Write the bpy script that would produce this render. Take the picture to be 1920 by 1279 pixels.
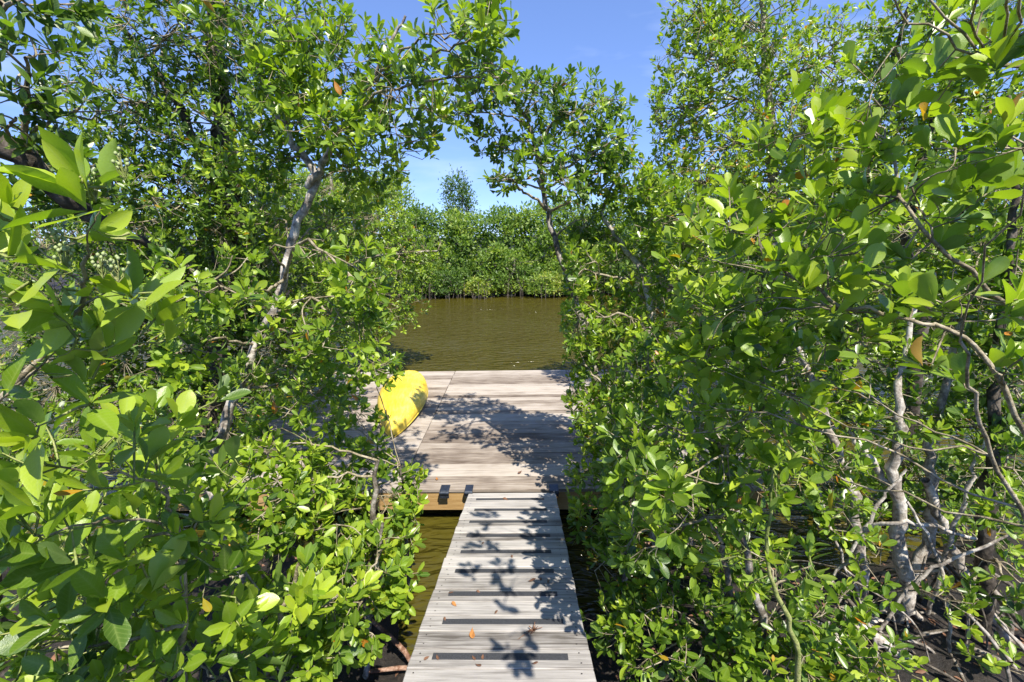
import bpy, bmesh, math, random
import numpy as np
from mathutils import Matrix, Vector

for o in list(bpy.data.objects):
    bpy.data.objects.remove(o)
SC = bpy.context.scene
COL = SC.collection
R = math.radians
random.seed(4)

# ------------------------------------------------------------------ camera
CAM = np.array([0.0, 0.0, 3.07])
FPX, W, H = 860.0, 1920.0, 1279.0
PITCH, YAW, ROLL = R(-13.1), R(1.33), R(1.0)
_f = np.array([-math.sin(YAW) * math.cos(PITCH), math.cos(YAW) * math.cos(PITCH), math.sin(PITCH)])
_r = np.array([math.cos(YAW), math.sin(YAW), 0.0])
_u = np.cross(_r, _f)
CR = _r * math.cos(ROLL) - _u * math.sin(ROLL)
CU = _u * math.cos(ROLL) + _r * math.sin(ROLL)
CF = _f
cd = bpy.data.cameras.new('camera')
cam = bpy.data.objects.new('camera', cd)
COL.objects.link(cam)
m = Matrix.Identity(4)
for i in range(3):
    m[i][0], m[i][1], m[i][2], m[i][3] = CR[i], CU[i], -CF[i], CAM[i]
cam.matrix_world = m
cd.sensor_width = 36.0
cd.lens = 36.0 * FPX / W
cd.clip_start, cd.clip_end = 0.05, 2000
SC.camera = cam

# ------------------------------------------------------------------ sky, sun, exposure
SUN_EL, SUN_AZ = R(57), R(153)          # azimuth clockwise from +Y: behind the camera, to the right
wd = bpy.data.worlds.new('World')
SC.world = wd
wd.use_nodes = True
nt = wd.node_tree
bg = nt.nodes['Background']
sky = nt.nodes.new('ShaderNodeTexSky')
sky.sky_type = 'NISHITA'
sky.sun_disc = False
sky.sun_elevation = SUN_EL
sky.sun_rotation = SUN_AZ
sky.air_density, sky.dust_density, sky.ozone_density = 0.6, 0.0, 6.0
gm = nt.nodes.new('ShaderNodeGamma'); gm.inputs[1].default_value = 0.6
ti = nt.nodes.new('ShaderNodeMix'); ti.data_type = 'RGBA'; ti.blend_type = 'MULTIPLY'; ti.inputs[0].default_value = 1
ti.inputs[7].default_value = (0.98, 1.17, 1.68, 1)
nt.links.new(sky.outputs[0], gm.inputs[0]); nt.links.new(gm.outputs[0], ti.inputs[6])
tc = nt.nodes.new('ShaderNodeTexCoord')
mp = nt.nodes.new('ShaderNodeMapping')
mp.inputs['Scale'].default_value = (2.2, 2.2, 9.0)
nz = nt.nodes.new('ShaderNodeTexNoise')
nz.inputs['Scale'].default_value = 1.3
nz.inputs['Detail'].default_value = 5
rp = nt.nodes.new('ShaderNodeValToRGB')
rp.color_ramp.elements[0].position, rp.color_ramp.elements[0].color = 0.50, (0, 0, 0, 1)
rp.color_ramp.elements[1].position, rp.color_ramp.elements[1].color = 0.74, (0.40, 0.40, 0.40, 1)
mx = nt.nodes.new('ShaderNodeMix')
mx.data_type = 'RGBA'
nt.links.new(tc.outputs['Generated'], mp.inputs[0])
nt.links.new(mp.outputs[0], nz.inputs[0])
nt.links.new(nz.outputs[0], rp.inputs[0])
nt.links.new(rp.outputs[0], mx.inputs[0])
nt.links.new(ti.outputs[2], mx.inputs[6])
mx.inputs[7].default_value = (3.6, 4.2, 5.4, 1)
nt.links.new(mx.outputs[2], bg.inputs[0])
bg.inputs[1].default_value = 0.15
sd = bpy.data.lights.new('sun', 'SUN')
sd.energy, sd.angle, sd.color = 5.0, R(0.53), (1.0, 0.94, 0.84)
sun = bpy.data.objects.new('sun', sd)
COL.objects.link(sun)
SUNV = Vector((math.sin(SUN_AZ) * math.cos(SUN_EL), math.cos(SUN_AZ) * math.cos(SUN_EL), math.sin(SUN_EL)))
sun.rotation_euler = SUNV.to_track_quat('Z', 'Y').to_euler()
sun.location = (4, -4, 20)
SC.view_settings.view_transform = 'Standard'
SC.view_settings.look = 'None'
SC.view_settings.gamma = 1
SC.view_settings.use_curve_mapping = False
SC.view_settings.exposure = 0.95
cy = SC.cycles
cy.use_denoising = True
cy.denoiser = 'OPENIMAGEDENOISE'
cy.max_bounces, cy.diffuse_bounces, cy.glossy_bounces, cy.transmission_bounces = 8, 4, 3, 4
cy.transparent_max_bounces = 4
cy.sample_clamp_indirect = 6
cy.sample_clamp_direct = 12
cy.caustics_reflective = cy.caustics_refractive = False

# ------------------------------------------------------------------ helpers
def P(px, py, Y):
    """point where the ray through a pixel of the photograph reaches the world distance Y"""
    d = CF + (px - 960) / FPX * CR - (py - 639.5) / FPX * CU
    return CAM + d * (Y / d[1])

def PZ(px, py, z):
    d = CF + (px - 960) / FPX * CR - (py - 639.5) / FPX * CU
    return CAM + d * ((z - CAM[2]) / d[2])

def project(p):
    v = p - CAM
    d = v @ CF
    d = np.where(d < 1e-3, 1e-3, d)
    return 960 + FPX * (v @ CR) / d, 639.5 - FPX * (v @ CU) / d, v @ CF

def tag(o, label=None, cat=None, group=None, kind=None):
    if label: o['label'] = label
    if cat: o['category'] = cat
    if group: o['group'] = group
    if kind: o['kind'] = kind
    return o

def empty(name, loc):
    o = bpy.data.objects.new(name, None)
    o.empty_display_size = 0.2
    COL.objects.link(o)
    o.location = tuple(float(v) for v in loc)
    return o

def link(name, me, parent=None, loc=(0, 0, 0)):
    o = bpy.data.objects.new(name, me)
    COL.objects.link(o)
    o.parent = parent
    o.location = tuple(float(v) for v in loc)
    return o

def mesh_arrays(name, v, loops, totals, mat=None, smooth=True, attrs=None):
    me = bpy.data.meshes.new(name)
    v = np.ascontiguousarray(v, dtype=np.float32)
    loops = np.ascontiguousarray(loops, dtype=np.int32).ravel()
    totals = np.ascontiguousarray(totals, dtype=np.int32).ravel()
    me.vertices.add(len(v)); me.vertices.foreach_set('co', v.ravel())
    me.loops.add(len(loops)); me.loops.foreach_set('vertex_index', loops)
    me.polygons.add(len(totals))
    st = np.zeros(len(totals), dtype=np.int32); st[1:] = np.cumsum(totals)[:-1]
    me.polygons.foreach_set('loop_start', st)
    me.polygons.foreach_set('use_smooth', np.full(len(totals), smooth, dtype=bool))
    for k, a in (attrs or {}).items():
        at = me.attributes.new(k, 'FLOAT', 'POINT')
        at.data.foreach_set('value', np.ascontiguousarray(a, dtype=np.float32))
    me.update(calc_edges=True)
    if mat: me.materials.append(mat)
    return me

def box_mesh(name, sx, sy, sz, mat, bevel=0.004, segs=1, center=(0, 0, 0), jit=0.0, seed=0):
    bm = bmesh.new()
    bmesh.ops.create_cube(bm, size=1)
    rr = random.Random(seed)
    for v in bm.verts:
        v.co = Vector((v.co.x * sx + center[0] + rr.uniform(-jit, jit), v.co.y * sy + center[1] + rr.uniform(-jit, jit) * .3, v.co.z * sz + center[2] + rr.uniform(-jit, jit) * .3))
    if bevel:
        bmesh.ops.bevel(bm, geom=bm.edges[:], offset=bevel, segments=segs, affect='EDGES', clamp_overlap=True)
    me = bpy.data.meshes.new(name)
    bm.to_mesh(me); bm.free()
    if mat: me.materials.append(mat)
    return me

def tubes(paths, radii, S=4):
    """many tubes of the same ring count: paths (N,K,3), radii (N,K) -> verts, quads"""
    paths = np.asarray(paths, float); radii = np.asarray(radii, float)
    N, K, _ = paths.shape
    t = np.gradient(paths, axis=1)
    t /= np.linalg.norm(t, axis=2, keepdims=True) + 1e-9
    ref = np.where(np.abs(t[..., 2:3]) > .8, np.array([1., 0, 0]), np.array([0, 0, 1.]))
    a = np.cross(t, ref); a /= np.linalg.norm(a, axis=2, keepdims=True) + 1e-9
    # keep frames steady along a tube
    for k in range(1, K):
        a0 = a[:, k - 1] - t[:, k] * np.sum(a[:, k - 1] * t[:, k], axis=1, keepdims=True)
        a[:, k] = a0 / (np.linalg.norm(a0, axis=1, keepdims=True) + 1e-9)
    b = np.cross(t, a)
    ang = np.arange(S) * 2 * np.pi / S
    v = paths[:, :, None, :] + radii[:, :, None, None] * (a[:, :, None, :] * np.cos(ang)[None, None, :, None] + b[:, :, None, :] * np.sin(ang)[None, None, :, None])
    v = v.reshape(-1, 3)
    k, s = np.meshgrid(np.arange(K - 1), np.arange(S), indexing='ij')
    q = np.stack([k * S + s, k * S + (s + 1) % S, (k + 1) * S + (s + 1) % S, (k + 1) * S + s], -1).reshape(-1, 4)
    q = (q[None] + (np.arange(N) * K * S)[:, None, None]).reshape(-1, 4)
    return v, q

def spline(pts, rad, n=6):
    """Catmull-Rom through points"""
    pts = np.asarray(pts, float); rad = np.asarray(rad, float)
    p = np.vstack([2 * pts[0] - pts[1], pts, 2 * pts[-1] - pts[-2]])
    out, ro = [], []
    for i in range(1, len(p) - 2):
        for j in range(n):
            t = j / n
            out.append(.5 * ((2 * p[i]) + (-p[i - 1] + p[i + 1]) * t + (2 * p[i - 1] - 5 * p[i] + 4 * p[i + 1] - p[i + 2]) * t * t + (-p[i - 1] + 3 * p[i] - 3 * p[i + 1] + p[i + 2]) * t ** 3))
            ro.append(rad[i - 1] * (1 - t) + rad[i] * t)
    out.append(pts[-1]); ro.append(rad[-1])
    return np.array(out), np.array(ro)

def tube_mesh(name, path, rad, S, mat, base, wob=0.0, rng=None):
    v, q = tubes(path[None], rad[None], S)
    if wob and rng is not None:
        v = v + rng.normal(0, 1, v.shape) * (wob * np.repeat(rad, S)[:, None])
    return mesh_arrays(name, v - base, q, np.full(len(q), 4), mat)

# ------------------------------------------------------------------ materials
def mat_new(name):
    mt = bpy.data.materials.new(name)
    mt.use_nodes = True
    t = mt.node_tree
    return mt, t, t.nodes['Principled BSDF'], t.nodes['Material Output']

def N(t, typ, **kw):
    n = t.nodes.new(typ)
    for k, v in kw.items():
        if k in n.inputs: n.inputs[k].default_value = v
        else: setattr(n, k, v)
    return n

def ramp(t, stops):
    n = t.nodes.new('ShaderNodeValToRGB')
    cr = n.color_ramp
    while len(cr.elements) < len(stops): cr.elements.new(1.0)
    for e, (p, c) in zip(cr.elements, stops):
        e.position, e.color = p, (*c, 1)
    return n

def leaf_material(name, stops, trans=0.30, rough=0.34, back=(0.20, 0.30, 0.10)):
    mt, t, b, out = mat_new(name)
    L = t.links.new
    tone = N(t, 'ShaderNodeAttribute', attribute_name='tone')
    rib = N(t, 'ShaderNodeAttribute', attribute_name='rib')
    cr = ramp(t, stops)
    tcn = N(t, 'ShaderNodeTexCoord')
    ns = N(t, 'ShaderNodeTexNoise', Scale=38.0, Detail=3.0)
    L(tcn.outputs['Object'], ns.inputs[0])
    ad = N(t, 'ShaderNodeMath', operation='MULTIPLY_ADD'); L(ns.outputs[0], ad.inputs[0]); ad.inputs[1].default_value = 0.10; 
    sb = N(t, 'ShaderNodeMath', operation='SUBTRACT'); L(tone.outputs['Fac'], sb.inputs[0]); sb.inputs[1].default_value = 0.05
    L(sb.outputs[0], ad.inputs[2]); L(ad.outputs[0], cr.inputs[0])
    pw = N(t, 'ShaderNodeMath', operation='POWER'); L(rib.outputs['Fac'], pw.inputs[0]); pw.inputs[1].default_value = 9.0
    m1 = N(t, 'ShaderNodeMix', data_type='RGBA')
    s1 = N(t, 'ShaderNodeMath', operation='MULTIPLY'); L(pw.outputs[0], s1.inputs[0]); s1.inputs[1].default_value = 0.4
    L(s1.outputs[0], m1.inputs[0]); L(cr.outputs[0], m1.inputs[6]); m1.inputs[7].default_value = (0.30, 0.38, 0.10, 1)
    al = N(t, 'ShaderNodeAttribute', attribute_name='along'); ac = N(t, 'ShaderNodeAttribute', attribute_name='across')
    v1 = N(t, 'ShaderNodeMath', operation='MULTIPLY_ADD'); L(ac.outputs['Fac'], v1.inputs[0]); v1.inputs[1].default_value = -1.0; L(al.outputs['Fac'], v1.inputs[2])
    v2 = N(t, 'ShaderNodeMath', operation='MULTIPLY'); L(v1.outputs[0], v2.inputs[0]); v2.inputs[1].default_value = 62.0
    v3 = N(t, 'ShaderNodeMath', operation='SINE'); L(v2.outputs[0], v3.inputs[0])
    v4 = N(t, 'ShaderNodeMath', operation='POWER'); v4.use_clamp = True; L(v3.outputs[0], v4.inputs[0]); v4.inputs[1].default_value = 5.0
    v5 = N(t, 'ShaderNodeMath', operation='MULTIPLY'); L(v4.outputs[0], v5.inputs[0]); v5.inputs[1].default_value = 0.22
    mv = N(t, 'ShaderNodeMix', data_type='RGBA'); L(v5.outputs[0], mv.inputs[0]); L(m1.outputs[2], mv.inputs[6]); mv.inputs[7].default_value = (0.30, 0.38, 0.10, 1)
    m1 = mv
    blm = N(t, 'ShaderNodeTexNoise', Scale=95.0, Detail=4.0); L(tcn.outputs['Object'], blm.inputs[0])
    bl2 = ramp(t, [(0.66, (0, 0, 0)), (0.76, (.7, .7, .7))]); L(blm.outputs[0], bl2.inputs[0])
    m1b = N(t, 'ShaderNodeMix', data_type='RGBA'); L(bl2.outputs[0], m1b.inputs[0]); L(m1.outputs[2], m1b.inputs[6]); m1b.inputs[7].default_value = (0.16, 0.13, 0.03, 1)
    geo = N(t, 'ShaderNodeNewGeometry')
    m2 = N(t, 'ShaderNodeMix', data_type='RGBA')
    s2 = N(t, 'ShaderNodeMath', operation='MULTIPLY'); L(geo.outputs['Backfacing'], s2.inputs[0]); s2.inputs[1].default_value = 0.4
    L(s2.outputs[0], m2.inputs[0]); L(m1b.outputs[2], m2.inputs[6]); m2.inputs[7].default_value = (*back, 1)
    L(m2.outputs[2], b.inputs['Base Color'])
    b.inputs['Roughness'].default_value = rough
    b.inputs['Specular IOR Level'].default_value = 0.5
    bp = N(t, 'ShaderNodeBump', Strength=0.2, Distance=0.004); L(ns.outputs[0], bp.inputs['Height']); L(bp.outputs[0], b.inputs['Normal'])
    tr = N(t, 'ShaderNodeBsdfTranslucent')
    hs = N(t, 'ShaderNodeMix', data_type='RGBA', blend_type='MULTIPLY'); hs.inputs[0].default_value = 1
    L(cr.outputs[0], hs.inputs[6]); hs.inputs[7].default_value = (2.0, 2.2, 0.8, 1); hs.clamp_result = True
    L(hs.outputs[2], tr.inputs[0])
    ms = N(t, 'ShaderNodeMixShader'); ms.inputs[0].default_value = trans
    L(b.outputs[0], ms.inputs[1]); L(tr.outputs[0], ms.inputs[2]); L(ms.outputs[0], out.inputs[0])
    return mt

GREEN = [(0.0, (0.022, 0.058, 0.009)), (0.35, (0.072, 0.140, 0.012)), (0.62, (0.190, 0.290, 0.018)), (0.82, (0.330, 0.410, 0.030)),
         (0.90, (0.38, 0.29, 0.02)), (1.0, (0.42, 0.15, 0.012))]
M_LEAF = leaf_material('mangrove_leaf', GREEN)
M_FAR = leaf_material('distant_leaf', [(0.0, (0.040, 0.085, 0.022)), (0.4, (0.105, 0.180, 0.034)), (0.7, (0.200, 0.290, 0.050)), (0.9, (0.29, 0.34, 0.06)), (1.0, (0.38, 0.34, 0.08))], trans=0.38, rough=0.5)

def bark_material(name, c0, c1, c2, scale=30.0):
    mt, t, b, out = mat_new(name)
    L = t.links.new
    tcn = N(t, 'ShaderNodeTexCoord')
    n1 = N(t, 'ShaderNodeTexNoise', Scale=scale, Detail=6.0, Roughness=0.65); L(tcn.outputs['Object'], n1.inputs[0])
    n2 = N(t, 'ShaderNodeTexNoise', Scale=scale * .22, Detail=3.0); L(tcn.outputs['Object'], n2.inputs[0])
    cr = ramp(t, [(0.3, c0), (0.5, c1), (0.68, c2)])
    mxx = N(t, 'ShaderNodeMath', operation='ADD'); L(n1.outputs[0], mxx.inputs[0])
    s = N(t, 'ShaderNodeMath', operation='MULTIPLY_ADD'); L(n2.outputs[0], s.inputs[0]); s.inputs[1].default_value = 1.0; s.inputs[2].default_value = -0.5
    L(s.outputs[0], mxx.inputs[1]); L(mxx.outputs[0], cr.inputs[0]); L(cr.outputs[0], b.inputs['Base Color'])
    b.inputs['Roughness'].default_value = 0.85
    b.inputs['Specular IOR Level'].default_value = 0.2
    bp = N(t, 'ShaderNodeBump', Strength=0.7, Distance=0.012); L(n1.outputs[0], bp.inputs['Height']); L(bp.outputs[0], b.inputs['Normal'])
    return mt

M_PALE = bark_material('pale_bark', (0.12, 0.10, 0.08), (0.34, 0.30, 0.25), (0.56, 0.52, 0.46))
M_GREY = bark_material('grey_bark', (0.05, 0.042, 0.032), (0.15, 0.128, 0.10), (0.36, 0.33, 0.29))
M_DARK = bark_material('dark_bark', (0.03, 0.025, 0.02), (0.07, 0.058, 0.045), (0.14, 0.12, 0.10))
M_TWIG = bark_material('twig_bark', (0.12, 0.10, 0.06), (0.26, 0.22, 0.14), (0.40, 0.35, 0.26), 60)
M_SHOOT = bark_material('green_shoot', (0.13, 0.17, 0.04), (0.24, 0.28, 0.08), (0.32, 0.33, 0.13), 60)
M_ROOT = bark_material('root_bark', (0.07, 0.035, 0.022), (0.18, 0.095, 0.06), (0.33, 0.22, 0.16), 40)

def wood_material(name, dark, mid, light, bumpd=0.004, knots=True):
    mt, t, b, out = mat_new(name)
    L = t.links.new
    tcn = N(t, 'ShaderNodeTexCoord'); oi = N(t, 'ShaderNodeObjectInfo')
    off = N(t, 'ShaderNodeVectorMath', operation='SCALE'); off.inputs[0].default_value = (37, 91, 53); L(oi.outputs['Random'], off.inputs['Scale'])
    ad = N(t, 'ShaderNodeVectorMath', operation='ADD'); L(tcn.outputs['Object'], ad.inputs[0]); L(off.outputs[0], ad.inputs[1])
    mpn = N(t, 'ShaderNodeMapping'); mpn.inputs['Scale'].default_value = (1.6, 38, 38); L(ad.outputs[0], mpn.inputs[0])
    g = N(t, 'ShaderNodeTexNoise', Scale=2.0, Detail=7.0, Roughness=0.62, Distortion=0.6); L(mpn.outputs[0], g.inputs[0])
    m2 = N(t, 'ShaderNodeMapping'); m2.inputs['Scale'].default_value = (0.9, 7, 7); L(ad.outputs[0], m2.inputs[0])
    g2 = N(t, 'ShaderNodeTexNoise', Scale=1.6, Detail=4.0, Distortion=1.2); L(m2.outputs[0], g2.inputs[0])
    g3 = N(t, 'ShaderNodeTexNoise', Scale=3.2, Detail=4.0); L(ad.outputs[0], g3.inputs[0])
    a1 = N(t, 'ShaderNodeMath', operation='MULTIPLY_ADD'); L(g.outputs[0], a1.inputs[0]); a1.inputs[1].default_value = .55
    a2 = N(t, 'ShaderNodeMath', operation='MULTIPLY'); L(g2.outputs[0], a2.inputs[0]); a2.inputs[1].default_value = .30
    L(a2.outputs[0], a1.inputs[2])
    a3 = N(t, 'ShaderNodeMath', operation='MULTIPLY_ADD'); L(g3.outputs[0], a3.inputs[0]); a3.inputs[1].default_value = .25; L(a1.outputs[0], a3.inputs[2])
    a4 = N(t, 'ShaderNodeMath', operation='MULTIPLY_ADD'); L(oi.outputs['Random'], a4.inputs[0]); a4.inputs[1].default_value = .26; L(a3.outputs[0], a4.inputs[2])
    cr = ramp(t, [(0.48, dark), (0.63, mid), (0.80, light)])
    L(a4.outputs[0], cr.inputs[0]); L(cr.outputs[0], b.inputs['Base Color'])
    b.inputs['Roughness'].default_value = 0.8
    b.inputs['Specular IOR Level'].default_value = 0.25
    bp = N(t, 'ShaderNodeBump', Strength=0.6, Distance=bumpd); L(g.outputs[0], bp.inputs['Height']); L(bp.outputs[0], b.inputs['Normal'])
    return mt

M_RAMP = wood_material('silvered_wood', (0.10, 0.088, 0.076), (0.285, 0.266, 0.245), (0.43, 0.405, 0.375))
M_DOCK = wood_material('tan_weathered_wood', (0.095, 0.070, 0.052), (0.235, 0.195, 0.158), (0.385, 0.34, 0.29))
M_FASCIA = wood_material('honey_wood', (0.18, 0.10, 0.03), (0.34, 0.21, 0.08), (0.45, 0.30, 0.13))

def plain(name, col, rough=0.6, metal=0.0, nscale=25.0, var=0.35, bump=0.1):
    mt, t, b, out = mat_new(name)
    L = t.links.new
    tcn = N(t, 'ShaderNodeTexCoord')
    n1 = N(t, 'ShaderNodeTexNoise', Scale=nscale, Detail=5.0); L(tcn.outputs['Object'], n1.inputs[0])
    cr = ramp(t, [(0.3, tuple(c * (1 - var) for c in col)), (0.7, tuple(min(1, c * (1 + var)) for c in col))])
    L(n1.outputs[0], cr.inputs[0]); L(cr.outputs[0], b.inputs['Base Color'])
    b.inputs['Roughness'].default_value = rough; b.inputs['Metallic'].default_value = metal
    bp = N(t, 'ShaderNodeBump', Strength=bump, Distance=0.003); L(n1.outputs[0], bp.inputs['Height']); L(bp.outputs[0], b.inputs['Normal'])
    return mt

M_GRIP = plain('black_grip_tape', (0.035, 0.037, 0.042), 0.85, 0, 240, .5, .6)
M_IRON = plain('dark_steel', (0.05, 0.06, 0.08), 0.45, 0.7, 40)
M_FLOAT = plain('black_plastic', (0.015, 0.015, 0.016), 0.5)
M_NAIL = plain('nail_steel', (0.06, 0.05, 0.05), 0.6, 0.5)
M_BUD = plain('flower_bud', (0.26, 0.31, 0.13), 0.7, 0, 80)
M_LITTER = plain('dry_leaf', (0.15, 0.072, 0.038), 0.7, 0, 30, .5)
M_ORANGE = plain('orange_leaf', (0.38, 0.16, 0.04), 0.6, 0, 30, .4)
M_STRAP = plain('handle_webbing', (0.03, 0.03, 0.03), 0.8)

def kayak_material():
    mt, t, b, out = mat_new('yellow_polyethylene')
    L = t.links.new
    tcn = N(t, 'ShaderNodeTexCoord')
    mpn = N(t, 'ShaderNodeMapping'); mpn.inputs['Scale'].default_value = (9, 1.3, 6); L(tcn.outputs['Object'], mpn.inputs[0])
    n1 = N(t, 'ShaderNodeTexNoise', Scale=4.0, Detail=6.0, Roughness=.7, Distortion=.5); L(mpn.outputs[0], n1.inputs[0])
    n2 = N(t, 'ShaderNodeTexNoise', Scale=2.0, Detail=2.0); L(tcn.outputs['Object'], n2.inputs[0])
    cr = ramp(t, [(0.34, (0.36, 0.19, 0.01)), (0.44, (0.66, 0.44, 0.02)), (0.58, (0.72, 0.55, 0.06)), (0.8, (0.76, 0.66, 0.20))])
    a = N(t, 'ShaderNodeMath', operation='MULTIPLY_ADD'); L(n1.outputs[0], a.inputs[0]); a.inputs[1].default_value = .6
    c = N(t, 'ShaderNodeMath', operation='MULTIPLY'); L(n2.outputs[0], c.inputs[0]); c.inputs[1].default_value = .5
    L(c.outputs[0], a.inputs[2]); L(a.outputs[0], cr.inputs[0]); L(cr.outputs[0], b.inputs['Base Color'])
    b.inputs['Roughness'].default_value = 0.42
    bp = N(t, 'ShaderNodeBump', Strength=.15, Distance=.004); L(n1.outputs[0], bp.inputs['Height']); L(bp.outputs[0], b.inputs['Normal'])
    return mt
M_KAYAK = kayak_material()

def mud_material():
    mt, t, b, out = mat_new('wet_mud')
    L = t.links.new
    tcn = N(t, 'ShaderNodeTexCoord')
    n1 = N(t, 'ShaderNodeTexNoise', Scale=6.0, Detail=9.0, Roughness=.7); L(tcn.outputs['Object'], n1.inputs[0])
    vo = N(t, 'ShaderNodeTexVoronoi', Scale=28.0); L(tcn.outputs['Object'], vo.inputs[0])
    cr = ramp(t, [(0.3, (0.007, 0.0055, 0.004)), (0.55, (0.018, 0.013, 0.009)), (0.75, (0.045, 0.032, 0.022))])
    a = N(t, 'ShaderNodeMath', operation='MULTIPLY_ADD'); L(vo.outputs['Color'], a.inputs[0]); a.inputs[1].default_value = .25; 
    s = N(t, 'ShaderNodeMath', operation='SUBTRACT'); L(n1.outputs[0], s.inputs[0]); s.inputs[1].default_value = .12
    L(s.outputs[0], a.inputs[2]); L(a.outputs[0], cr.inputs[0]); L(cr.outputs[0], b.inputs['Base Color'])
    b.inputs['Roughness'].default_value = .7
    bp = N(t, 'ShaderNodeBump', Strength=1.0, Distance=.05); L(a.outputs[0], bp.inputs['Height']); L(bp.outputs[0], b.inputs['Normal'])
    return mt

def water_material():
    mt, t, b, out = mat_new('tannin_water')
    L = t.links.new
    tcn = N(t, 'ShaderNodeTexCoord')
    mpn = N(t, 'ShaderNodeMapping'); mpn.inputs['Rotation'].default_value = (0, 0, R(-28)); mpn.inputs['Scale'].default_value = (1.0, 3.2, 1); L(tcn.outputs['Object'], mpn.inputs[0])
    n1 = N(t, 'ShaderNodeTexNoise', Scale=2.6, Detail=2.5, Roughness=.5, Distortion=.5); L(mpn.outputs[0], n1.inputs[0])
    n2 = N(t, 'ShaderNodeTexNoise', Scale=0.35, Detail=2.0); L(tcn.outputs['Object'], n2.inputs[0])
    b.inputs['Base Color'].default_value = (0.058, 0.050, 0.007, 1)
    b.inputs['Roughness'].default_value = 0.10
    b.inputs['IOR'].default_value = 1.33
    st = N(t, 'ShaderNodeMapRange'); L(n2.outputs[0], st.inputs[0]); st.inputs[1].default_value = .35; st.inputs[2].default_value = .65; st.inputs[3].default_value = .35; st.inputs[4].default_value = .75
    bp = N(t, 'ShaderNodeBump', Distance=.36); L(st.outputs[0], bp.inputs['Strength']); L(n1.outputs[0], bp.inputs['Height']); L(bp.outputs[0], b.inputs['Normal'])
    return mt

# ------------------------------------------------------------------ ground, water
Z_DOCK = 0.40
DOCK_Y0, DOCK_Y1 = 4.42, 8.88
def ground_z(x, y):
    near = 0.22 - 0.55 * np.clip((y - 2.4 - 0.25 * np.sin(x * 1.7) - 0.9 * (np.abs(x) > 1.2)) / 1.6, 0, 1)
    near = near - 0.9 * np.clip((y - 4.5) / 4, 0, 1)
    far = -1.2 + 1.55 * np.clip((y - 21.5) / 2.6, 0, 1)
    z = np.where(y > 15, far, near)
    return z + 0.05 * np.sin(x * 5.1 + y * 2.3) * np.sin(y * 4.3 - x) + 0.03 * np.sin(x * 13 + 1.3) * np.sin(y * 11)

def grid(name, xs, ys, zf, mat):
    X, Y = np.meshgrid(xs, ys)
    Z = zf(X, Y)
    v = np.stack([X, Y, Z], -1).reshape(-1, 3)
    nx, ny = len(xs), len(ys)
    j, i = np.meshgrid(np.arange(ny - 1), np.arange(nx - 1), indexing='ij')
    q = np.stack([j * nx + i, j * nx + i + 1, (j + 1) * nx + i + 1, (j + 1) * nx + i], -1).reshape(-1, 4)
    return link(name, mesh_arrays(name, v, q, np.full(len(q), 4), mat))

xs = np.concatenate([[-600, -200, -80, -40, -20], np.arange(-12, 12.01, .2), [20, 40, 80, 200, 600]])
ys = np.concatenate([[-600, -200, -60, -20, -8], np.arange(-4, 8, .16), np.arange(8, 34, .8), [45, 80, 200, 600]])
g = grid('ground', xs, ys, ground_z, mud_material()); tag(g, kind='structure')
wv = np.array([[-600, -30, 0], [600, -30, 0], [600, 600, 0], [-600, 600, 0]], float)
w = link('water', mesh_arrays('water', wv, [0, 1, 2, 3], [4], water_material(), False)); tag(w, kind='structure')

# ------------------------------------------------------------------ floating dock
dock = empty('floating_dock', (-0.7, (DOCK_Y0 + DOCK_Y1) / 2, 0))
tag(dock, 'wide floating dock of weathered tan boards on the brown water', 'dock')
DB = np.array(dock.location)
SEAMS = [-4.3, -1.36, 0.86, 2.7]
PITCHB = (DOCK_Y1 - DOCK_Y0 - .04) / 31
for s in range(3):
    x0, x1 = SEAMS[s] + .005, SEAMS[s + 1] - .005
    mes = [box_mesh('deck_board', x1 - x0, PITCHB - .007, .038, M_DOCK, .004, 1, jit=.003, seed=k) for k in range(3)]
    for k in range(31):
        o = link('deck_board', mes[k % 3], dock, np.array([(x0 + x1) / 2 + random.uniform(-.003, .003), DOCK_Y0 + .02 + (k + .5) * PITCHB, Z_DOCK - .019 + random.uniform(-.002, .002)]) - DB)
        if random.random() < .5: o.rotation_euler = (0, 0, math.pi)
# frame under the boards
def part_box(name, parent, base, c, s, mat, bevel=.004, rot=None):
    o = link(name, box_mesh(name, *s, mat, bevel), parent, np.array(c) - base)
    if rot: o.rotation_euler = rot
    return o
LX = SEAMS[-1] - SEAMS[0]; CX = (SEAMS[-1] + SEAMS[0]) / 2
part_box('fascia', dock, DB, (CX, DOCK_Y0 + .055, .25), (LX, .04, .215), M_FASCIA)
part_box('fascia', dock, DB, (CX, DOCK_Y1 - .055, .25), (LX, .04, .215), M_FASCIA)
for x in (SEAMS[0] + .03, SEAMS[-1] - .03):
    part_box('side_fascia', dock, DB, (x, (DOCK_Y0 + DOCK_Y1) / 2, .25), (.04, DOCK_Y1 - DOCK_Y0 - .16, .215), M_FASCIA)
for k in range(6):
    part_box('joist', dock, DB, (SEAMS[0] + .5 + k * 1.2, (DOCK_Y0 + DOCK_Y1) / 2, .27), (.04, DOCK_Y1 - DOCK_Y0 - .16, .16), M_DOCK)
for k in range(5):
    for yy in (DOCK_Y0 + .75, DOCK_Y1 - .75):
        part_box('float', dock, DB, (SEAMS[0] + .9 + k * 1.35, yy, .02), (1.0, .9, .28), M_FLOAT, .05)

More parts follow.
